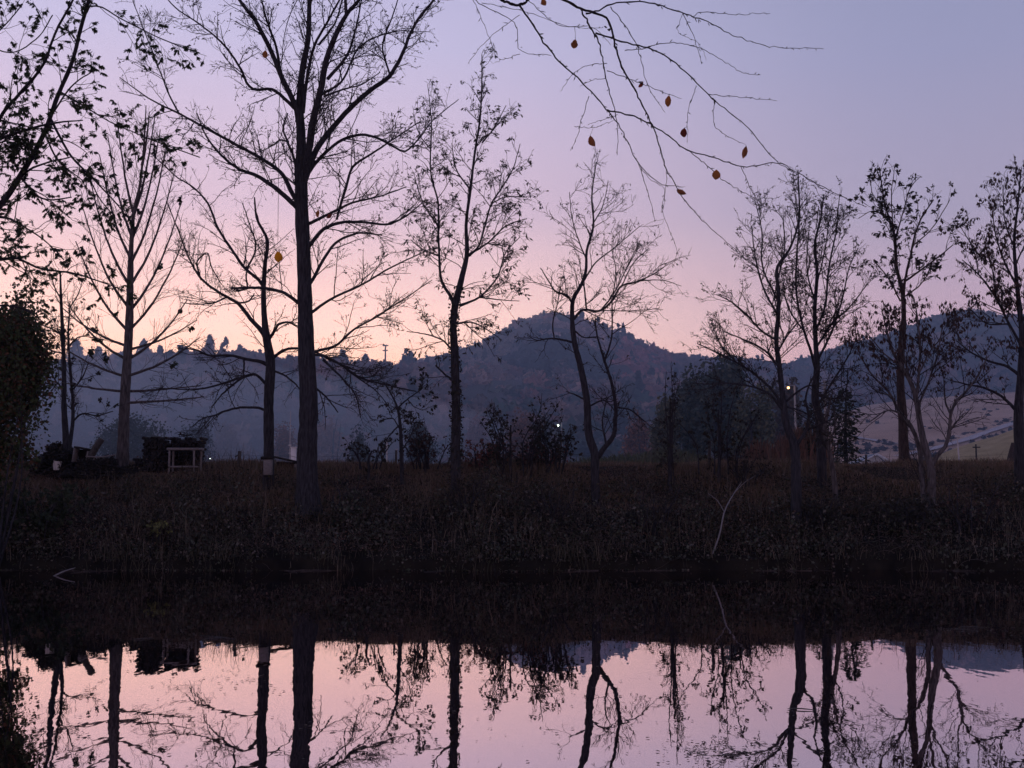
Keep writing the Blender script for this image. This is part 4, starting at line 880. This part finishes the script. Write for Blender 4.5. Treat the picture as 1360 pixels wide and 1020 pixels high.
grass('tall_grass', 'tall dry grass stems standing among the weeds of the bank', 12000, [(.12, .09, .065), (.08, .06, .045), (.17, .13, .10)], 24.6, 31, .2, .8, 304, wid=.006)
grass('sedge', 'sedge tufts hanging over the waterline of the bank', 9000, [(.09, .075, .05), (.06, .055, .035), (.13, .10, .075)], 24.1, 25.0, .15, .6, 308, wid=.007)
grass('meadow_grass', 'green grass strip of the meadow seen past the crest', 16000, [(.06, .07, .03), (.08, .08, .035)], 60, 90, .3, .6, 305, xr=(-5, 28), wid=.05)
r = np.random.default_rng(333); n = 4200
x = r.uniform(-17, 17, n); y = r.uniform(24.6, 30.5, n); k = r.uniform(size=n) < np.clip(.35 + 1.4 * wob(x, y, .9, 12), .05, 1) * np.interp(y, [24.6, 28, 30.5], [1, 1, .25]); x, y = x[k], y[k]; n = len(x)
p0 = np.stack([x, y, height(x, y) - .03], 1); d = unit(r.normal(size=(n, 3)) * [1, .8, .2] + [0, -.3, 1.1]); Ls = r.uniform(.3, 1.25, n)[:, None]; P_ = [p0]
for q in range(6):
    P_.append(P_[-1] + d * Ls / 6); d = unit(d + r.normal(size=(n, 3)) * .16 + [0, -.05, -.20])
P_ = np.stack(P_, 1); P_[:, :, 2] = np.maximum(P_[:, :, 2], .01)
a = Acc().tubes(P_, np.linspace(1, .4, 7)[None] * r.uniform(.003, .007, (n, 1)), 3)
M['bramble'] = mat('bramble_stem', (.08, .06, .055), .9, True, (.17, .13, .12), nscale=3)
tag(a.build('brambles', M['bramble']), 'tangled arching bramble stems over the steep face of the bank', 'brambles', kind='stuff')
# rusty reeds behind the grey tree
r = np.random.default_rng(306)
def reeds(px0, px1, Yd, n, hm, cols, seed, label):
    r = np.random.default_rng(seed); x = r.uniform((px0 - 680) / F * Yd, (px1 - 680) / F * Yd, n); y = Yd + r.normal(0, 1.2, n); z = height(x, y)
    H = r.uniform(.4, 1, n) * hm * (1 + .3 * np.sin(x * 2)); b = np.stack([x, y, z], 1)
    t = b + np.stack([r.normal(size=n) * .12 * hm, r.normal(size=n) * .12 * hm, H], 1); W = np.array([.02, 0, 0])
    V = np.stack([b - W, b + W, t + W * .6, t - W * .6], 1); c = np.asarray(cols)[r.integers(0, len(cols), n)] * r.uniform(.6, 1.4, (n, 1))
    return tag(Acc().add(V, np.arange(n * 4).reshape(-1, 4), np.repeat(c, 4, 0)).build('reeds', M['leaf']), label, 'reeds', kind='stuff')
reeds(1000, 1085, 48, 2600, 1.9, [(.17, .085, .065), (.13, .075, .06), (.10, .07, .055)], 306, 'rust coloured tall reeds behind the grey spreading tree')

# ------------------------------------------------------------------ objects on the crest
def G(px, Yd): x = (px - 680) / F * Yd / CT; return x, float(height(x, Yd))
# firewood stack: individual split logs
def stack(label, px0, px1, Yd, H, seed, depth=.5, dia=.1):
    r = np.random.default_rng(seed); x0 = at(px0, 610, Yd)[0]; x1 = at(px1, 610, Yd)[0]; z0 = float(height((x0 + x1) / 2, Yd)) - .02
    root = empty('firewood_stack', ((x0 + x1) / 2, Yd, z0), label, 'firewood')
    rows = int(H / (dia * .9)); k = 0
    for j in range(rows):
        xx = x0 + (j % 2) * dia * .5
        while xx < x1 - dia * .4:
            top = j == rows - 1
            if not (top and r.uniform() < .35):
                rr = dia * .5 * r.uniform(.85, 1.06); c = np.array([xx + r.normal(0, .006), Yd + r.normal(0, .03), z0 + dia * .5 + j * dia * .9])
                a = Acc().tubes(np.stack([c - [0, depth / 2, 0], c, c + [0, depth / 2, 0]]), np.array([rr, rr * 1.03, rr * .97]), 7)
                # end caps as small fans built from quads
                for s in (-1, 1):
                    e = c + [0, s * depth / 2, 0]; th = np.arange(8) * 2 * math.pi / 8
                    ring = e + np.stack([np.cos(th) * rr * .98, 0 * th + s * .004, np.sin(th) * rr * .98], 1)
                    a.add(np.vstack([e + [0, s * .006, 0], ring]), [(0, 1, 2, 3), (0, 3, 4, 5), (0, 5, 6, 7), (0, 7, 8, 1)])
                a.build('log', M['wood_dark'], root, ((x0 + x1) / 2, Yd, z0)); k += 1
            xx += dia * r.uniform(.95, 1.15)
    return root
stack('tall block of stacked firewood right of the pale trunked tree', 194, 226, 30.6, 1.02, 401, dia=.1)
stack('low short row of firewood against the left side of the tall firewood block', 183, 193, 30.5, .45, 402, dia=.09)
stack('wide firewood stack standing behind the pale wooden table', 229, 273, 31.0, .92, 403, dia=.11)
# tarp-like dark cover on top of the stack behind the table
# wooden table
def box_part(name, parent, loc, c, d, m, rz=0, rx=0, ry=0):
    o = Acc().box(c, d, rz, rx, ry).build(name, m, parent, loc)
    bv = o.modifiers.new('edge', 'BEVEL'); bv.width = min(d) * .12; bv.segments = 1
    return o
x0, z0 = G(249, 30.2)
tb = empty('wooden_table', (x0, 30.2, z0), 'pale grey wooden table with a lower rail, in front of the firewood', 'table')
lc = (x0, 30.2, z0)
box_part('table_top', tb, lc, (x0, 30.2, z0 + .66), (.95, .42, .07), M['wood'])
for sx in (-1, 1):
    for sy in (-1, 1):
        box_part('leg', tb, lc, (x0 + sx * .40 - (.1 if sx > 0 and sy < 0 else 0), 30.2 + sy * .17, z0 + .3), (.05, .05, .66), M['wood'])
box_part('rail', tb, lc, (x0, 30.0, z0 + .16), (.84, .03, .045), M['wood'])
box_part('rail', tb, lc, (x0, 30.4, z0 + .16), (.84, .03, .045), M['wood'])
# junk pile: old chair frame, leaning log, long board over rubble
x0, z0 = G(110, 30.0)
ch = empty('broken_cabinet', (x0, 30.0, z0), 'old pale edged cabinet tipped on the dark brush heap at left', 'cabinet')
lc = (x0, 30.0, z0)
for nm, c_, d_, ry in (('side_panel', (-.12, 0, .52), (.05, .34, .42), .12), ('top_panel', (.08, 0, .70), (.40, .36, .05), .18), ('back_panel', (.08, .14, .5), (.34, .03, .34), .0), ('side_panel', (.26, 0, .45), (.04, .34, .34), .12)):
    box_part(nm, ch, lc, (x0 + c_[0], 30.0 + c_[1], z0 + c_[2]), d_, M['wood'] if 'side' in nm else M['wood_dark'], ry=ry)
a, b = at(119, 607, 29.9), at(135, 583, 29.9)
Q, Rq = resample(np.stack([a - [.02, 0, .1], (a + b) / 2, b]), np.array([.095, .095, .09]), 12); ra_ = Acc().tubes(Q, Rq, 10)
e = Q[-1]; th = np.arange(10) * 2 * math.pi / 10; dd = unit(Q[-1] - Q[-2]); u1 = unit(np.cross(dd, [0, 1, 0])); u2 = np.cross(dd, u1)
ring = e + (np.cos(th)[:, None] * u1 + np.sin(th)[:, None] * u2) * .09
ra_.add(np.vstack([e + dd * .006, ring]), [(0, 1, 2, 3), (0, 3, 4, 5), (0, 5, 6, 7), (0, 7, 8, 9), (0, 9, 10, 1)])
tag(ra_.build('log', M['post'], None, (0, 0, 0), smooth=True), 'thick grey log leaning up to the right beside the tipped cabinet', 'log')
a, b = at(114, 606, 29.6), at(153, 604, 29.6)
Q, Rq = resample(np.stack([a, (a + b) / 2 + [0, 0, -.04], b]), np.array([.022, .022, .02]), 12)
tag(Acc().tubes(Q, Rq, 6).build('pale_pole', M['wood'], smooth=True), 'long pale pole lying across the brush heap left of the pale trunk', 'pole')
def heap(label, px0, px1, Yd, H, n, seed, name='brush_heap'):
    r = np.random.default_rng(seed); x0, x1 = (px0 - 680) / F * Yd, (px1 - 680) / F * Yd; w = x1 - x0; cx = (x0 + x1) / 2; z = float(height(cx, Yd))
    root = empty(name, (cx, Yd, z), label, 'brush heap'); a = Acc()
    px = r.uniform(-.5, .5, n); prof = (1 - (2 * np.abs(px)) ** 3) * (.75 + .25 * np.sin(px * 17 + seed))
    p = np.stack([cx + px * w, Yd + r.normal(0, .28, n), z + prof * H * r.uniform(0, 1, n)], 1)
    d = unit(r.normal(size=(n, 3)) * [1, .6, .35]) * r.uniform(.08, .35, (n, 1)); 
    a.tubes(np.stack([p - d / 2, p + r.normal(0, .015, (n, 3)), p + d / 2], 1), np.tile(np.array([.012, .011, .007]), (n, 1)) * r.uniform(.5, 2.6, (n, 1)), 4)
    a.build('branches', M['wood_dark'], root, (cx, Yd, z))
    l = Acc(); k = r.integers(0, n, n * 3); leaves_at(l, p[k] + r.normal(0, .04, (n * 3, 3)), .07, DK, .2, r, .4); l.build('leaves', M['leaf'], root, (cx, Yd, z))
heap('dark heap of brush and branches around the thin twin stems', 56, 104, 30.3, .85, 2600, 411)
heap('long low dark brush heap under the pale pole', 96, 158, 29.8, .48, 2400, 412)
heap('small dark heap at the right foot of the pale trunk', 164, 182, 30.3, .22, 200, 413)
heap('dark jumble of branches between the leaning log and the pale trunk', 134, 154, 30.1, .55, 900, 414)
heap('dark branches thrown on top of the firewood behind the table', 232, 258, 31.3, .92, 350, 415)
# pale crumpled bucket
x0, z0 = G(80, 29.7)
bk = Acc().tubes(np.stack([(x0, 29.7, z0 + .25), (x0, 29.7, z0 + .36), (x0 + .02, 29.7, z0 + .50)]), np.array([.09, .10, .12]), 12)
tag(bk.build('bucket', M['white'], None, smooth=True), 'small pale bucket perched in the brush heap under the twin stems', 'bucket')

# fence along the crest: posts with sagging wires
fr = empty('wire_fence', at(318, 620, 31.6), 'wire fence with thin wooden posts along the crest', 'fence')
FL = tuple(fr.location)
posts = [(110, 604, 31.6, .035), (318, 599, 31.0, .05), (526, 598, 31.6, .035), (732, 598, 31.6, .038), (942, 585, 30.6, .05), (1150, 604, 31.6, .035), (1362, 600, 31.6, .035)]
tops = []
for (px, pt, Yd, rr) in posts:
    t = at(px, pt, Yd); z = float(height(t[0], Yd)); 
    P_ = np.stack([(t[0] - .01, Yd, z - .3), (t[0], Yd, (z + t[2]) / 2), (t[0] + .005, Yd, t[2])])
    a = Acc().tubes(P_, np.array([rr, rr * 1.02, rr * .95]), 4); a.build('post', M['post'], fr, FL)
    tops.append((t[0], Yd, t[2], z))
for f_ in (.93, .45):
    a = Acc()
    for p, q in zip(tops[:-1], tops[1:]):
        n = 12; s = np.linspace(0, 1, n); A = np.array([p[0], p[1], p[3] + min(p[2] - p[3], .42) * f_]); B = np.array([q[0], q[1], q[3] + min(q[2] - q[3], .42) * f_])
        L_ = A + (B - A) * s[:, None]; L_[:, 2] -= .09 * np.sin(s * math.pi)
        a.tubes(L_, np.full(n, .003), 3)
    a.build('wire', M['dark_metal'], fr, FL)
t = at(317, 604, 31.5)
Acc().box((t[0] - .05, 31.5, t[2] - .03), (.14, .03, .04), ry=-.6).build('bracket', M['post'], fr, FL)

# grey box on the crooked tree + low dark bench behind
c = at(356, 620, 28.2)
nb = empty('nest_box', (c[0], 28.2, c[2] - .2), 'grey weathered nest box with a dark roof fixed low on the crooked tree', 'nest box'); lc = tuple(nb.location)
box_part('body', nb, lc, (c[0], 28.2, c[2] - .01), (.22, .17, .42), M['wood'])
box_part('roof', nb, lc, (c[0] - .01, 28.2, c[2] + .245), (.34, .24, .08), M['wood_dark'], ry=-.08)
box_part('base_board', nb, lc, (c[0], 28.2, c[2] - .25), (.2, .16, .05), M['wood_dark'])
fh = Acc().tubes(np.stack([(c[0], 28.112, c[2] + .06), (c[0], 28.106, c[2] + .06), (c[0], 28.10, c[2] + .06)]), np.array([.026, .026, .024]), 8); fh.build('entrance', M['dark_metal'], nb, lc)
a, b = at(361, 606, 30.8), at(397, 614, 30.8)
m_ = (a + b) / 2; zb = float(height(m_[0], 30.8))
bn = empty('low_shelter', (m_[0], 30.8, zb), 'low dark lean-to with a sloping roof between crooked tree and thickest trunk', 'shelter'); lc = tuple(bn.location)
sl = math.atan2(a[2] - b[2], b[0] - a[0])
box_part('roof', bn, lc, (m_[0], 30.8, m_[2]), (.86, .5, .05), M['wood_dark'], ry=sl)
for sx, hh in ((-.34, a[2] - zb - .06), (.34, b[2] - zb - .02)):
    for sy in (-.2, .2): box_part('post', bn, lc, (m_[0] + sx, 30.8 + sy, zb + hh / 2 - .03), (.06, .05, hh), M['wood'])
box_part('back_wall', bn, lc, (m_[0], 31.03, zb + .12), (.7, .03, .24), M['wood_dark'])
# white meter cabinet and thin mast beyond
c = at(390, 596, 52); g_ = float(height(c[0], 52))
mc = empty('utility_cabinet', (c[0], 52, g_), 'narrow white cabinet showing between the two dark trunks', 'cabinet'); lc = (c[0], 52, g_)
box_part('body', mc, lc, (c[0], 52, (g_ + c[2]) / 2), (.24, .2, c[2] - g_ + .1), M['white'])
box_part('lid', mc, lc, (c[0] + .02, 52, c[2] + .07), (.32, .26, .05), M['white'])
def mast(name, label, px, pt, Yd, rr, m, cross=None, cat='pole', pb=None, lean=0):
    t = at(px, pt, Yd); z = float(height(t[0], Yd)) if pb is None else at(px, pb, Yd)[2]
    o = empty(name, (t[0] + lean, Yd, z), label, cat); lc = (t[0] + lean, Yd, z)
    Acc().tubes(np.stack([(t[0] + lean, Yd, z - .3), (t[0] + lean * .5, Yd, (z + t[2]) / 2), tuple(t)]), np.array([rr, rr * .9, rr * .75]), 8).build('pole', m, o, lc, smooth=True)
    for (dz, w, h) in (cross or []):
        Acc().box((t[0] + lean * dz / max(.1, t[2] - z), Yd - rr, t[2] - dz), (w, h * .8, h)).build('crossarm', m, o, lc)
    return o, t
mast('thin_mast', 'thin white mast rising beside the white cabinet', 386, 546, 60, .022, M['pale_metal'], [(1.0, .12, .05), (1.95, .16, .08), (2.4, .14, .07)], 'mast')
mast('radio_mast', 'thin radio mast standing on the skyline left of the ivy covered trunk', 512, 458, 398, .35, M['dark_metal'], [(0.3, 2.2, .5), (2.2, 2.0, .4)], 'mast', pb=500)
mast('utility_pole', 'dark utility pole standing in the meadow gap near the right edge', 1296, 590, 70, .07, M['dark_metal'], [(.2, .5, .08)])
mast('white_post', 'slim white post leaning left before the gravel road', 1271, 578, 66, .055, M['pale_metal'], [(.1, .32, .12)], 'post', lean=.14)
mast('white_post', 'upright white post at the top end of the gravel road near the right edge', 1348, 556, 80, .05, M['pale_metal'], [(.2, .1, .1)], 'post')
mast('utility_pole', 'pale utility pole rising behind the upright dark tree', 1095, 505, 60, .09, M['metal'], [(.3, .9, .1), (1.0, .25, .45)])
mast('white_stake', 'left of two small white stakes behind the V topped sapling', 514, 583, 45, .035, M['pale_metal'], [(.02, .1, .03)], 'stake')
mast('white_stake', 'right of two small white stakes behind the V topped sapling', 527, 596, 45, .035, M['pale_metal'], [(.02, .1, .03)], 'stake')
# dark tent-like feed cone near right edge: a dead stump
a = at(1335, 616, 60); z = float(height(a[0] + .2, 60)); tp_ = at(1345, 588, 60)
st = Acc().tubes(np.stack([(a[0] + .3, 60, z - .1), (a[0] + .42, 60, (z + tp_[2]) / 2), tuple(tp_)]), np.array([.62, .34, .08]), 9)
tag(st.build('stump', M['bark_red'], None, smooth=True), 'dark pointed stump beside the trunk at the right edge', 'stump')
# lamps
def lamp(label, px, py, Yd, rr, m, cat='lamp', arm=.5, pb=None):
    c = at(px, py, Yd); z = float(height(c[0], Yd)) if pb is None else at(px, pb, Yd)[2]
    o = empty('street_lamp', (c[0] + arm, Yd, z), label, cat, 'lit lamps across the valley'); lc = (c[0] + arm, Yd, z)
    Acc().tubes(np.stack([(c[0] + arm, Yd, z), (c[0] + arm, Yd, (z + c[2]) / 2), (c[0] + arm, Yd, c[2] + rr * 1.6)]), np.array([.1, .09, .07]), 8).build('pole', M['metal'], o, lc)
    Acc().tubes(np.stack([(c[0] + arm, Yd, c[2] + rr * 1.4), (c[0] + arm / 2, Yd, c[2] + rr * 1.7), (c[0], Yd, c[2] + rr * 1.5)]), np.array([.05, .05, .05]), 6).build('arm', M['metal'], o, lc)
    Acc().tubes(np.stack([(c[0], Yd, c[2] + rr * 1.7), (c[0], Yd, c[2] + rr * 1.1), (c[0], Yd, c[2] + rr * .8)]), np.array([rr * .4, rr * 1.1, rr * 1.2]), 10).build('lamp_shade', M['dark_metal'], o, lc)
    v = ICO_V * rr; Ft = np.c_[ICO_F, ICO_F[:, 2]]
    me = bpy.data.meshes.new('bulb'); me.from_pydata([tuple(q + c - np.array(lc)) for q in v], [], [tuple(f) for f in ICO_F.tolist()]); me.materials.append(m)
    b = bpy.data.objects.new('bulb', me); COL.objects.link(b); b.parent = o
lamp('cool white lamp glowing in front of the mountain, left of the forked tree', 741, 565, 140, .17, M['lamp_white'])
lamp('warm lamp glowing behind the grey spreading tree', 1047, 515, 85, .12, M['lamp_warm'])
lamp('small orange lamp low at the left edge under the dark bush', 5, 605, 60, .07, M['lamp_orange'], arm=.25)
lamp('tiny pale lamp low on the horizon right of the table', 279, 609, 110, .05, M['lamp_white'], arm=.2)

# white gabled house beyond the crest
Yh = 128; q_ = Yh / 210
gl_ = at(1139, 612, Yh); pk = at(1163, 602.5, Yh); gr_ = at(1186, 612, Yh)
hz = float(height(pk[0], Yh)); ez = gl_[2] - .3; ap = pk[2]
hx0, hx1 = gl_[0], gr_[0]
hs = empty('white_house', ((hx0 + hx1) / 2, Yh, hz), 'white gabled house with a blue grey tin roof, mostly hidden behind the bank', 'house'); lc = (hx0, Yh, hz); hs.location = lc
wv = [(hx0 + .5 * q_, Yh, hz), (hx1 - 1.2 * q_, Yh, hz), (hx1 - 1.2 * q_, Yh, ez), (hx0 + .5 * q_, Yh, ez), (hx0 + .5 * q_, Yh + 9 * q_, hz), (hx1 - 1.2 * q_, Yh + 9 * q_, hz), (hx1 - 1.2 * q_, Yh + 9 * q_, ez), (hx0 + .5 * q_, Yh + 9 * q_, ez)]
mesh_obj('wall', wv, [(0, 1, 2, 3), (5, 4, 7, 6), (4, 0, 3, 7), (1, 5, 6, 2)], M['white'], hs, lc)
ax = pk[0]
# front gable faces the viewer's left half, ridge runs to the right and back
mesh_obj('gable', [(hx0 + .3 * q_, Yh - .02, ez), (ax + 2.9 * q_, Yh - .02, ez), (ax - .2 * q_, Yh - .02, ap - .25 * q_), (ax - .25 * q_, Yh - .02, ap - .25 * q_)], [(0, 1, 2, 3)], M['white'], hs, lc)
def slab(name, pts, th, m):
    p = np.array(pts, float); q = p - [0, 0, th]
    return mesh_obj(name, np.vstack([p, q]), [(0, 1, 2, 3), (7, 6, 5, 4), (0, 4, 5, 1), (1, 5, 6, 2), (2, 6, 7, 3), (3, 7, 4, 0)], m, hs, lc)
slab('roof', [(hx0 - .2 * q_, Yh - .3, ez), (ax, Yh - .3, ap), (ax + 1.0 * q_, Yh + 9 * q_, ap), (hx0 + .4 * q_, Yh + 9 * q_, ez)], .12, M['tin'])
slab('roof', [(ax + .02 * q_, Yh - .3, ap), (hx1 - 1.4 * q_, Yh - .3, ez), (hx1 + 1.6 * q_, Yh + 9 * q_, ez), (ax + 1.02 * q_, Yh + 9 * q_, ap)], .12, M['tin'])
slab('barge_board', [(hx0 - .25 * q_, Yh - .5, ez + .03), (ax, Yh - .5, ap + .05), (ax, Yh - .41, ap + .05), (hx0 - .25 * q_, Yh - .41, ez + .03)], .42 * q_, M['white'])
slab('barge_board', [(ax + .01 * q_, Yh - .5, ap + .05), (ax + 3.6 * q_, Yh - .5, ez + .03), (ax + 3.6 * q_, Yh - .41, ez + .03), (ax + .01 * q_, Yh - .41, ap + .05)], .5 * q_, M['white'])

# ------------------------------------------------------------------ sticks and floating things
def stick(name, label, pts3, radii, m, cat='stick', extra=None):
    Q, Rq = resample(np.array(pts3, float), np.array(radii, float), 16); a = Acc().tubes(Q, Rq, 6)
    for e, rr in (extra or []):
        Q, Rq = resample(np.array(e, float), np.array(rr, float), 8); a.tubes(Q, Rq, 5)
    return tag(a.build(name, m, None, smooth=True), label, cat)
def wpt(px, py):   # point on the water plane seen at pixel
    d = at(px, py, 1.0) - [0, 0, CAMH]; s = -CAMH / d[2]; return np.array([0, 0, CAMH]) + d * s
a = wpt(69, 765); b = at(100, 754, a[1] + .3)
stick('stick', 'pale stick poking out of the water at the left foot of the bank', [a - [.05, 0, .05], (a + b) / 2 + [0, 0, .01], b], [.018, .016, .01], M['wood'])
Yb = 25.1
stick('bent_sapling', 'pale bare stem bending down to the water right of the forked tree', [at(944, 742, Yb), at(955, 712, Yb), at(962, 680, Yb + .3), at(975, 655, Yb + .8), at(985, 640, Yb + 1.2)], [.022, .02, .017, .012, .006], M['wood'], 'sapling',
      [([at(962, 680, Yb + .3), at(952, 664, Yb + .3), at(940, 655, Yb + .3)], [.01, .008, .004]), ([at(975, 655, Yb + .8), at(990, 640, Yb + .8), at(1003, 632, Yb + .8)], [.008, .006, .003])])
for (p, q, lb) in [((266, 845), (313, 849), 'pale thin stick floating where the bank reflection ends, left of the posts'), ((268, 850), (300, 847), 'shorter stick floating beside the pale stick left of the posts'), ((176, 850), (204, 848), 'dull stick floating left of the pale sticks'),
                   ((1252, 836), (1298, 838), 'thin pale reed floating at the right below the twin trunk tree'), ((1275, 833), (1308, 834), 'short reed floating behind the pale one at the right'), ((1000, 804), (1008, 804), 'tiny twig floating in the dark reflection below the grey tree'),
                   ((563, 760), (614, 757), 'pale stick lying along the waterline below the ivy covered trunk'), ((1046, 942), (1085, 944), 'pale straw floating on the bright water below the grey tree')]:
    A, B = wpt(*p), wpt(*q); stick('floating_stick', lb, [A + [0, 0, .008], (A + B) / 2 + [0, 0, .012], B + [0, 0, .004]], [.004, .006, .003], M['post'])
r = np.random.default_rng(501)
a = Acc(); n = 560; fx = np.r_[r.uniform(20, 1350, 300), r.normal(960, 45, 150), r.normal(1300, 40, 60), r.normal(320, 25, 50)]; fy = np.r_[r.uniform(775, 1016, 300), r.normal(1000, 9, 150), r.normal(838, 5, 60), r.normal(905, 8, 50)]
p = np.array([wpt(x, y) for x, y in zip(fx, fy)]) + [0, 0, .006]; th = r.uniform(0, 6.283, n); D = np.stack([np.cos(th), np.sin(th), .05 + 0 * th], 1); W = np.stack([-np.sin(th), np.cos(th), 0 * th], 1); s = r.uniform(.015, .05, (n, 1))
V = np.stack([p, p + D * s * .5 + W * s * .35 + [0, 0, .003], p + D * s, p + D * s * .5 - W * s * .35 + [0, 0, .003]], 1)
c = np.array([(.10, .07, .05), (.06, .045, .035), (.14, .10, .08)])[r.integers(0, 3, n)]
a.add(V, np.arange(n * 4).reshape(-1, 4), np.repeat(c, 4, 0))
tag(a.build('floating_leaves', M['leaf']), 'small brown leaves scattered over the still water', 'leaves', kind='stuff')

# ------------------------------------------------------------------ world: dusk gradient sky, sunset glow to the left
SUN_AZ = RAD(-24)   # from +Y towards -X
w = bpy.data.worlds.new('World'); scene.world = w; w.use_nodes = True; nt = w.node_tree; nt.nodes.clear(); N_ = nt.nodes.new; L = nt.links.new
out = N_('ShaderNodeOutputWorld'); bg = N_('ShaderNodeBackground'); L(bg.outputs[0], out.inputs[0])
tc = N_('ShaderNodeTexCoord'); sep = N_('ShaderNodeSeparateXYZ'); L(tc.outputs['Generated'], sep.inputs[0])
def ramp(stops, G):
    n = N_('ShaderNodeValToRGB'); cr = n.color_ramp
    while len(cr.elements) < len(stops): cr.elements.new(.5)
    for e, (p, c) in zip(cr.elements, stops): g = float(np.interp(p, [0, .09, .15, .235, .42, 1], G)) / 3.2; e.position = p; e.color = tuple(q * g for q in srgb(*c)[:3]) + (1,)
    L(sep.outputs['Z'], n.inputs['Fac']); return n
rR = ramp([(0, (206, 156, 162)), (.12, (208, 166, 178)), (.16, (203, 171, 187)), (.235, (184, 171, 196)), (.365, (160, 160, 194)), (.43, (151, 154, 188)), (.7, (112, 122, 168)), (1, (88, 98, 145))], [1.95, 1.78, 1.5, 1.16, 1.06, 1.06])
rL = ramp([(0, (255, 172, 112)), (.09, (255, 190, 146)), (.14, (254, 206, 184)), (.19, (248, 202, 194)), (.25, (233, 200, 215)), (.39, (207, 198, 230)), (.6, (150, 155, 200)), (1, (88, 98, 145))], [3.2, 2.8, 2.15, 1.36, 1.10, 1.1])
hv = N_('ShaderNodeVectorMath'); hv.operation = 'MULTIPLY'; hv.inputs[1].default_value = (1, 1, 0); L(tc.outputs['Generated'], hv.inputs[0])
nv = N_('ShaderNodeVectorMath'); nv.operation = 'NORMALIZE'; L(hv.outputs[0], nv.inputs[0])
dt = N_('ShaderNodeVectorMath'); dt.operation = 'DOT_PRODUCT'; dt.inputs[1].default_value = (math.sin(SUN_AZ), math.cos(SUN_AZ), 0); L(nv.outputs[0], dt.inputs[0])
mr = N_('ShaderNodeMapRange'); mr.interpolation_type = 'SMOOTHSTEP'; mr.inputs['From Min'].default_value = .64; mr.inputs['From Max'].default_value = 1.0; L(dt.outputs['Value'], mr.inputs['Value'])
pw = N_('ShaderNodeMath'); pw.operation = 'POWER'; pw.inputs[1].default_value = 1.5; L(mr.outputs[0], pw.inputs[0])
mxc = N_('ShaderNodeMix'); mxc.data_type = 'RGBA'; L(pw.outputs[0], mxc.inputs[0]); L(rR.outputs[0], mxc.inputs[6]); L(rL.outputs[0], mxc.inputs[7])
md = N_('ShaderNodeMapRange'); md.inputs['From Min'].default_value = -.6; md.inputs['From Max'].default_value = .7; md.inputs['To Min'].default_value = .66; md.inputs['To Max'].default_value = 1.0; L(dt.outputs['Value'], md.inputs['Value'])
ml = N_('ShaderNodeVectorMath'); ml.operation = 'SCALE'; L(mxc.outputs[2], ml.inputs[0]); L(md.outputs[0], ml.inputs['Scale'])
sky = N_('ShaderNodeTexSky'); sky.sky_type = 'NISHITA'; sky.sun_disc = False; sky.sun_elevation = RAD(1.5); sky.sun_rotation = SUN_AZ; sky.dust_density = 2
sk = N_('ShaderNodeVectorMath'); sk.operation = 'SCALE'; sk.inputs['Scale'].default_value = .004; L(sky.outputs[0], sk.inputs[0])
ad = N_('ShaderNodeVectorMath'); ad.operation = 'ADD'; L(ml.outputs[0], ad.inputs[0]); L(sk.outputs[0], ad.inputs[1])
L(ad.outputs[0], bg.inputs['Color']); bg.inputs['Strength'].default_value = 3.2

sd = bpy.data.lights.new('sun', 'SUN'); so = bpy.data.objects.new('sun', sd); COL.objects.link(so)
sd.energy = .5; sd.angle = RAD(.5); sd.color = (1, .72, .55)
so.rotation_euler = (RAD(90 - 1.5), 0, math.pi - SUN_AZ)

# ------------------------------------------------------------------ haze
HAZE = True
if HAZE:
    a = Acc().box((0, 470, 55), (2240, 1080, 116.0))
    hm = bpy.data.materials.new('haze_air'); hm.use_nodes = True; nt = hm.node_tree; nt.nodes.clear()
    o_ = nt.nodes.new('ShaderNodeOutputMaterial'); v = nt.nodes.new('ShaderNodeVolumePrincipled')
    v.inputs['Color'].default_value = (.46, .64, 1.0, 1); v.inputs['Density'].default_value = .0003; v.inputs['Anisotropy'].default_value = .5
    nt.links.new(v.outputs[0], o_.inputs['Volume'])
    ho = a.build('haze', hm); tag(ho, 'thin blue evening haze filling the valley', 'haze', kind='stuff')

# mist filling the valley beyond the bank: smooth lenses of thin air
def mist(label, c, rad, dens, col):
    V_ = []; nu_, nv_ = 48, 24
    for j in range(nv_ + 1):
        for i in range(nu_):
            a_, b_ = 2 * math.pi * i / nu_, math.pi * j / nv_ - math.pi / 2
            V_.append((c[0] + rad[0] * math.cos(b_) * math.cos(a_), c[1] + rad[1] * math.cos(b_) * math.sin(a_), c[2] + rad[2] * math.sin(b_)))
    F_ = [(j * nu_ + i, j * nu_ + (i + 1) % nu_, (j + 1) * nu_ + (i + 1) % nu_, (j + 1) * nu_ + i) for j in range(nv_) for i in range(nu_)]
    mm = hm.copy(); mm.name = 'mist_air'; mv = [q for q in mm.node_tree.nodes if q.type == 'PRINCIPLED_VOLUME'][0]
    mv.inputs['Density'].default_value = dens; mv.inputs['Color'].default_value = col
    tag(mesh_obj('mist', V_, F_, mm, smooth=True), label, 'mist', kind='stuff')
mist('thin blue evening mist lying through the whole valley', (-20, 255, 6), (380, 200, 94), .0015, (.50, .68, .96, 1))
mist('denser bluish ground mist pooled before the wooded ridge at the left', (-88, 205, 4), (98, 120, 21), .0050, (.66, .82, 1.0, 1))

# ------------------------------------------------------------------ render settings
scene.view_settings.view_transform = 'Standard'; scene.view_settings.look = 'None'; scene.view_settings.exposure = 0; scene.view_settings.gamma = 1
cy = scene.cycles
cy.use_denoising = True
cy.max_bounces = 5; cy.diffuse_bounces = 2; cy.glossy_bounces = 3; cy.transparent_max_bounces = 8; cy.volume_bounces = 0
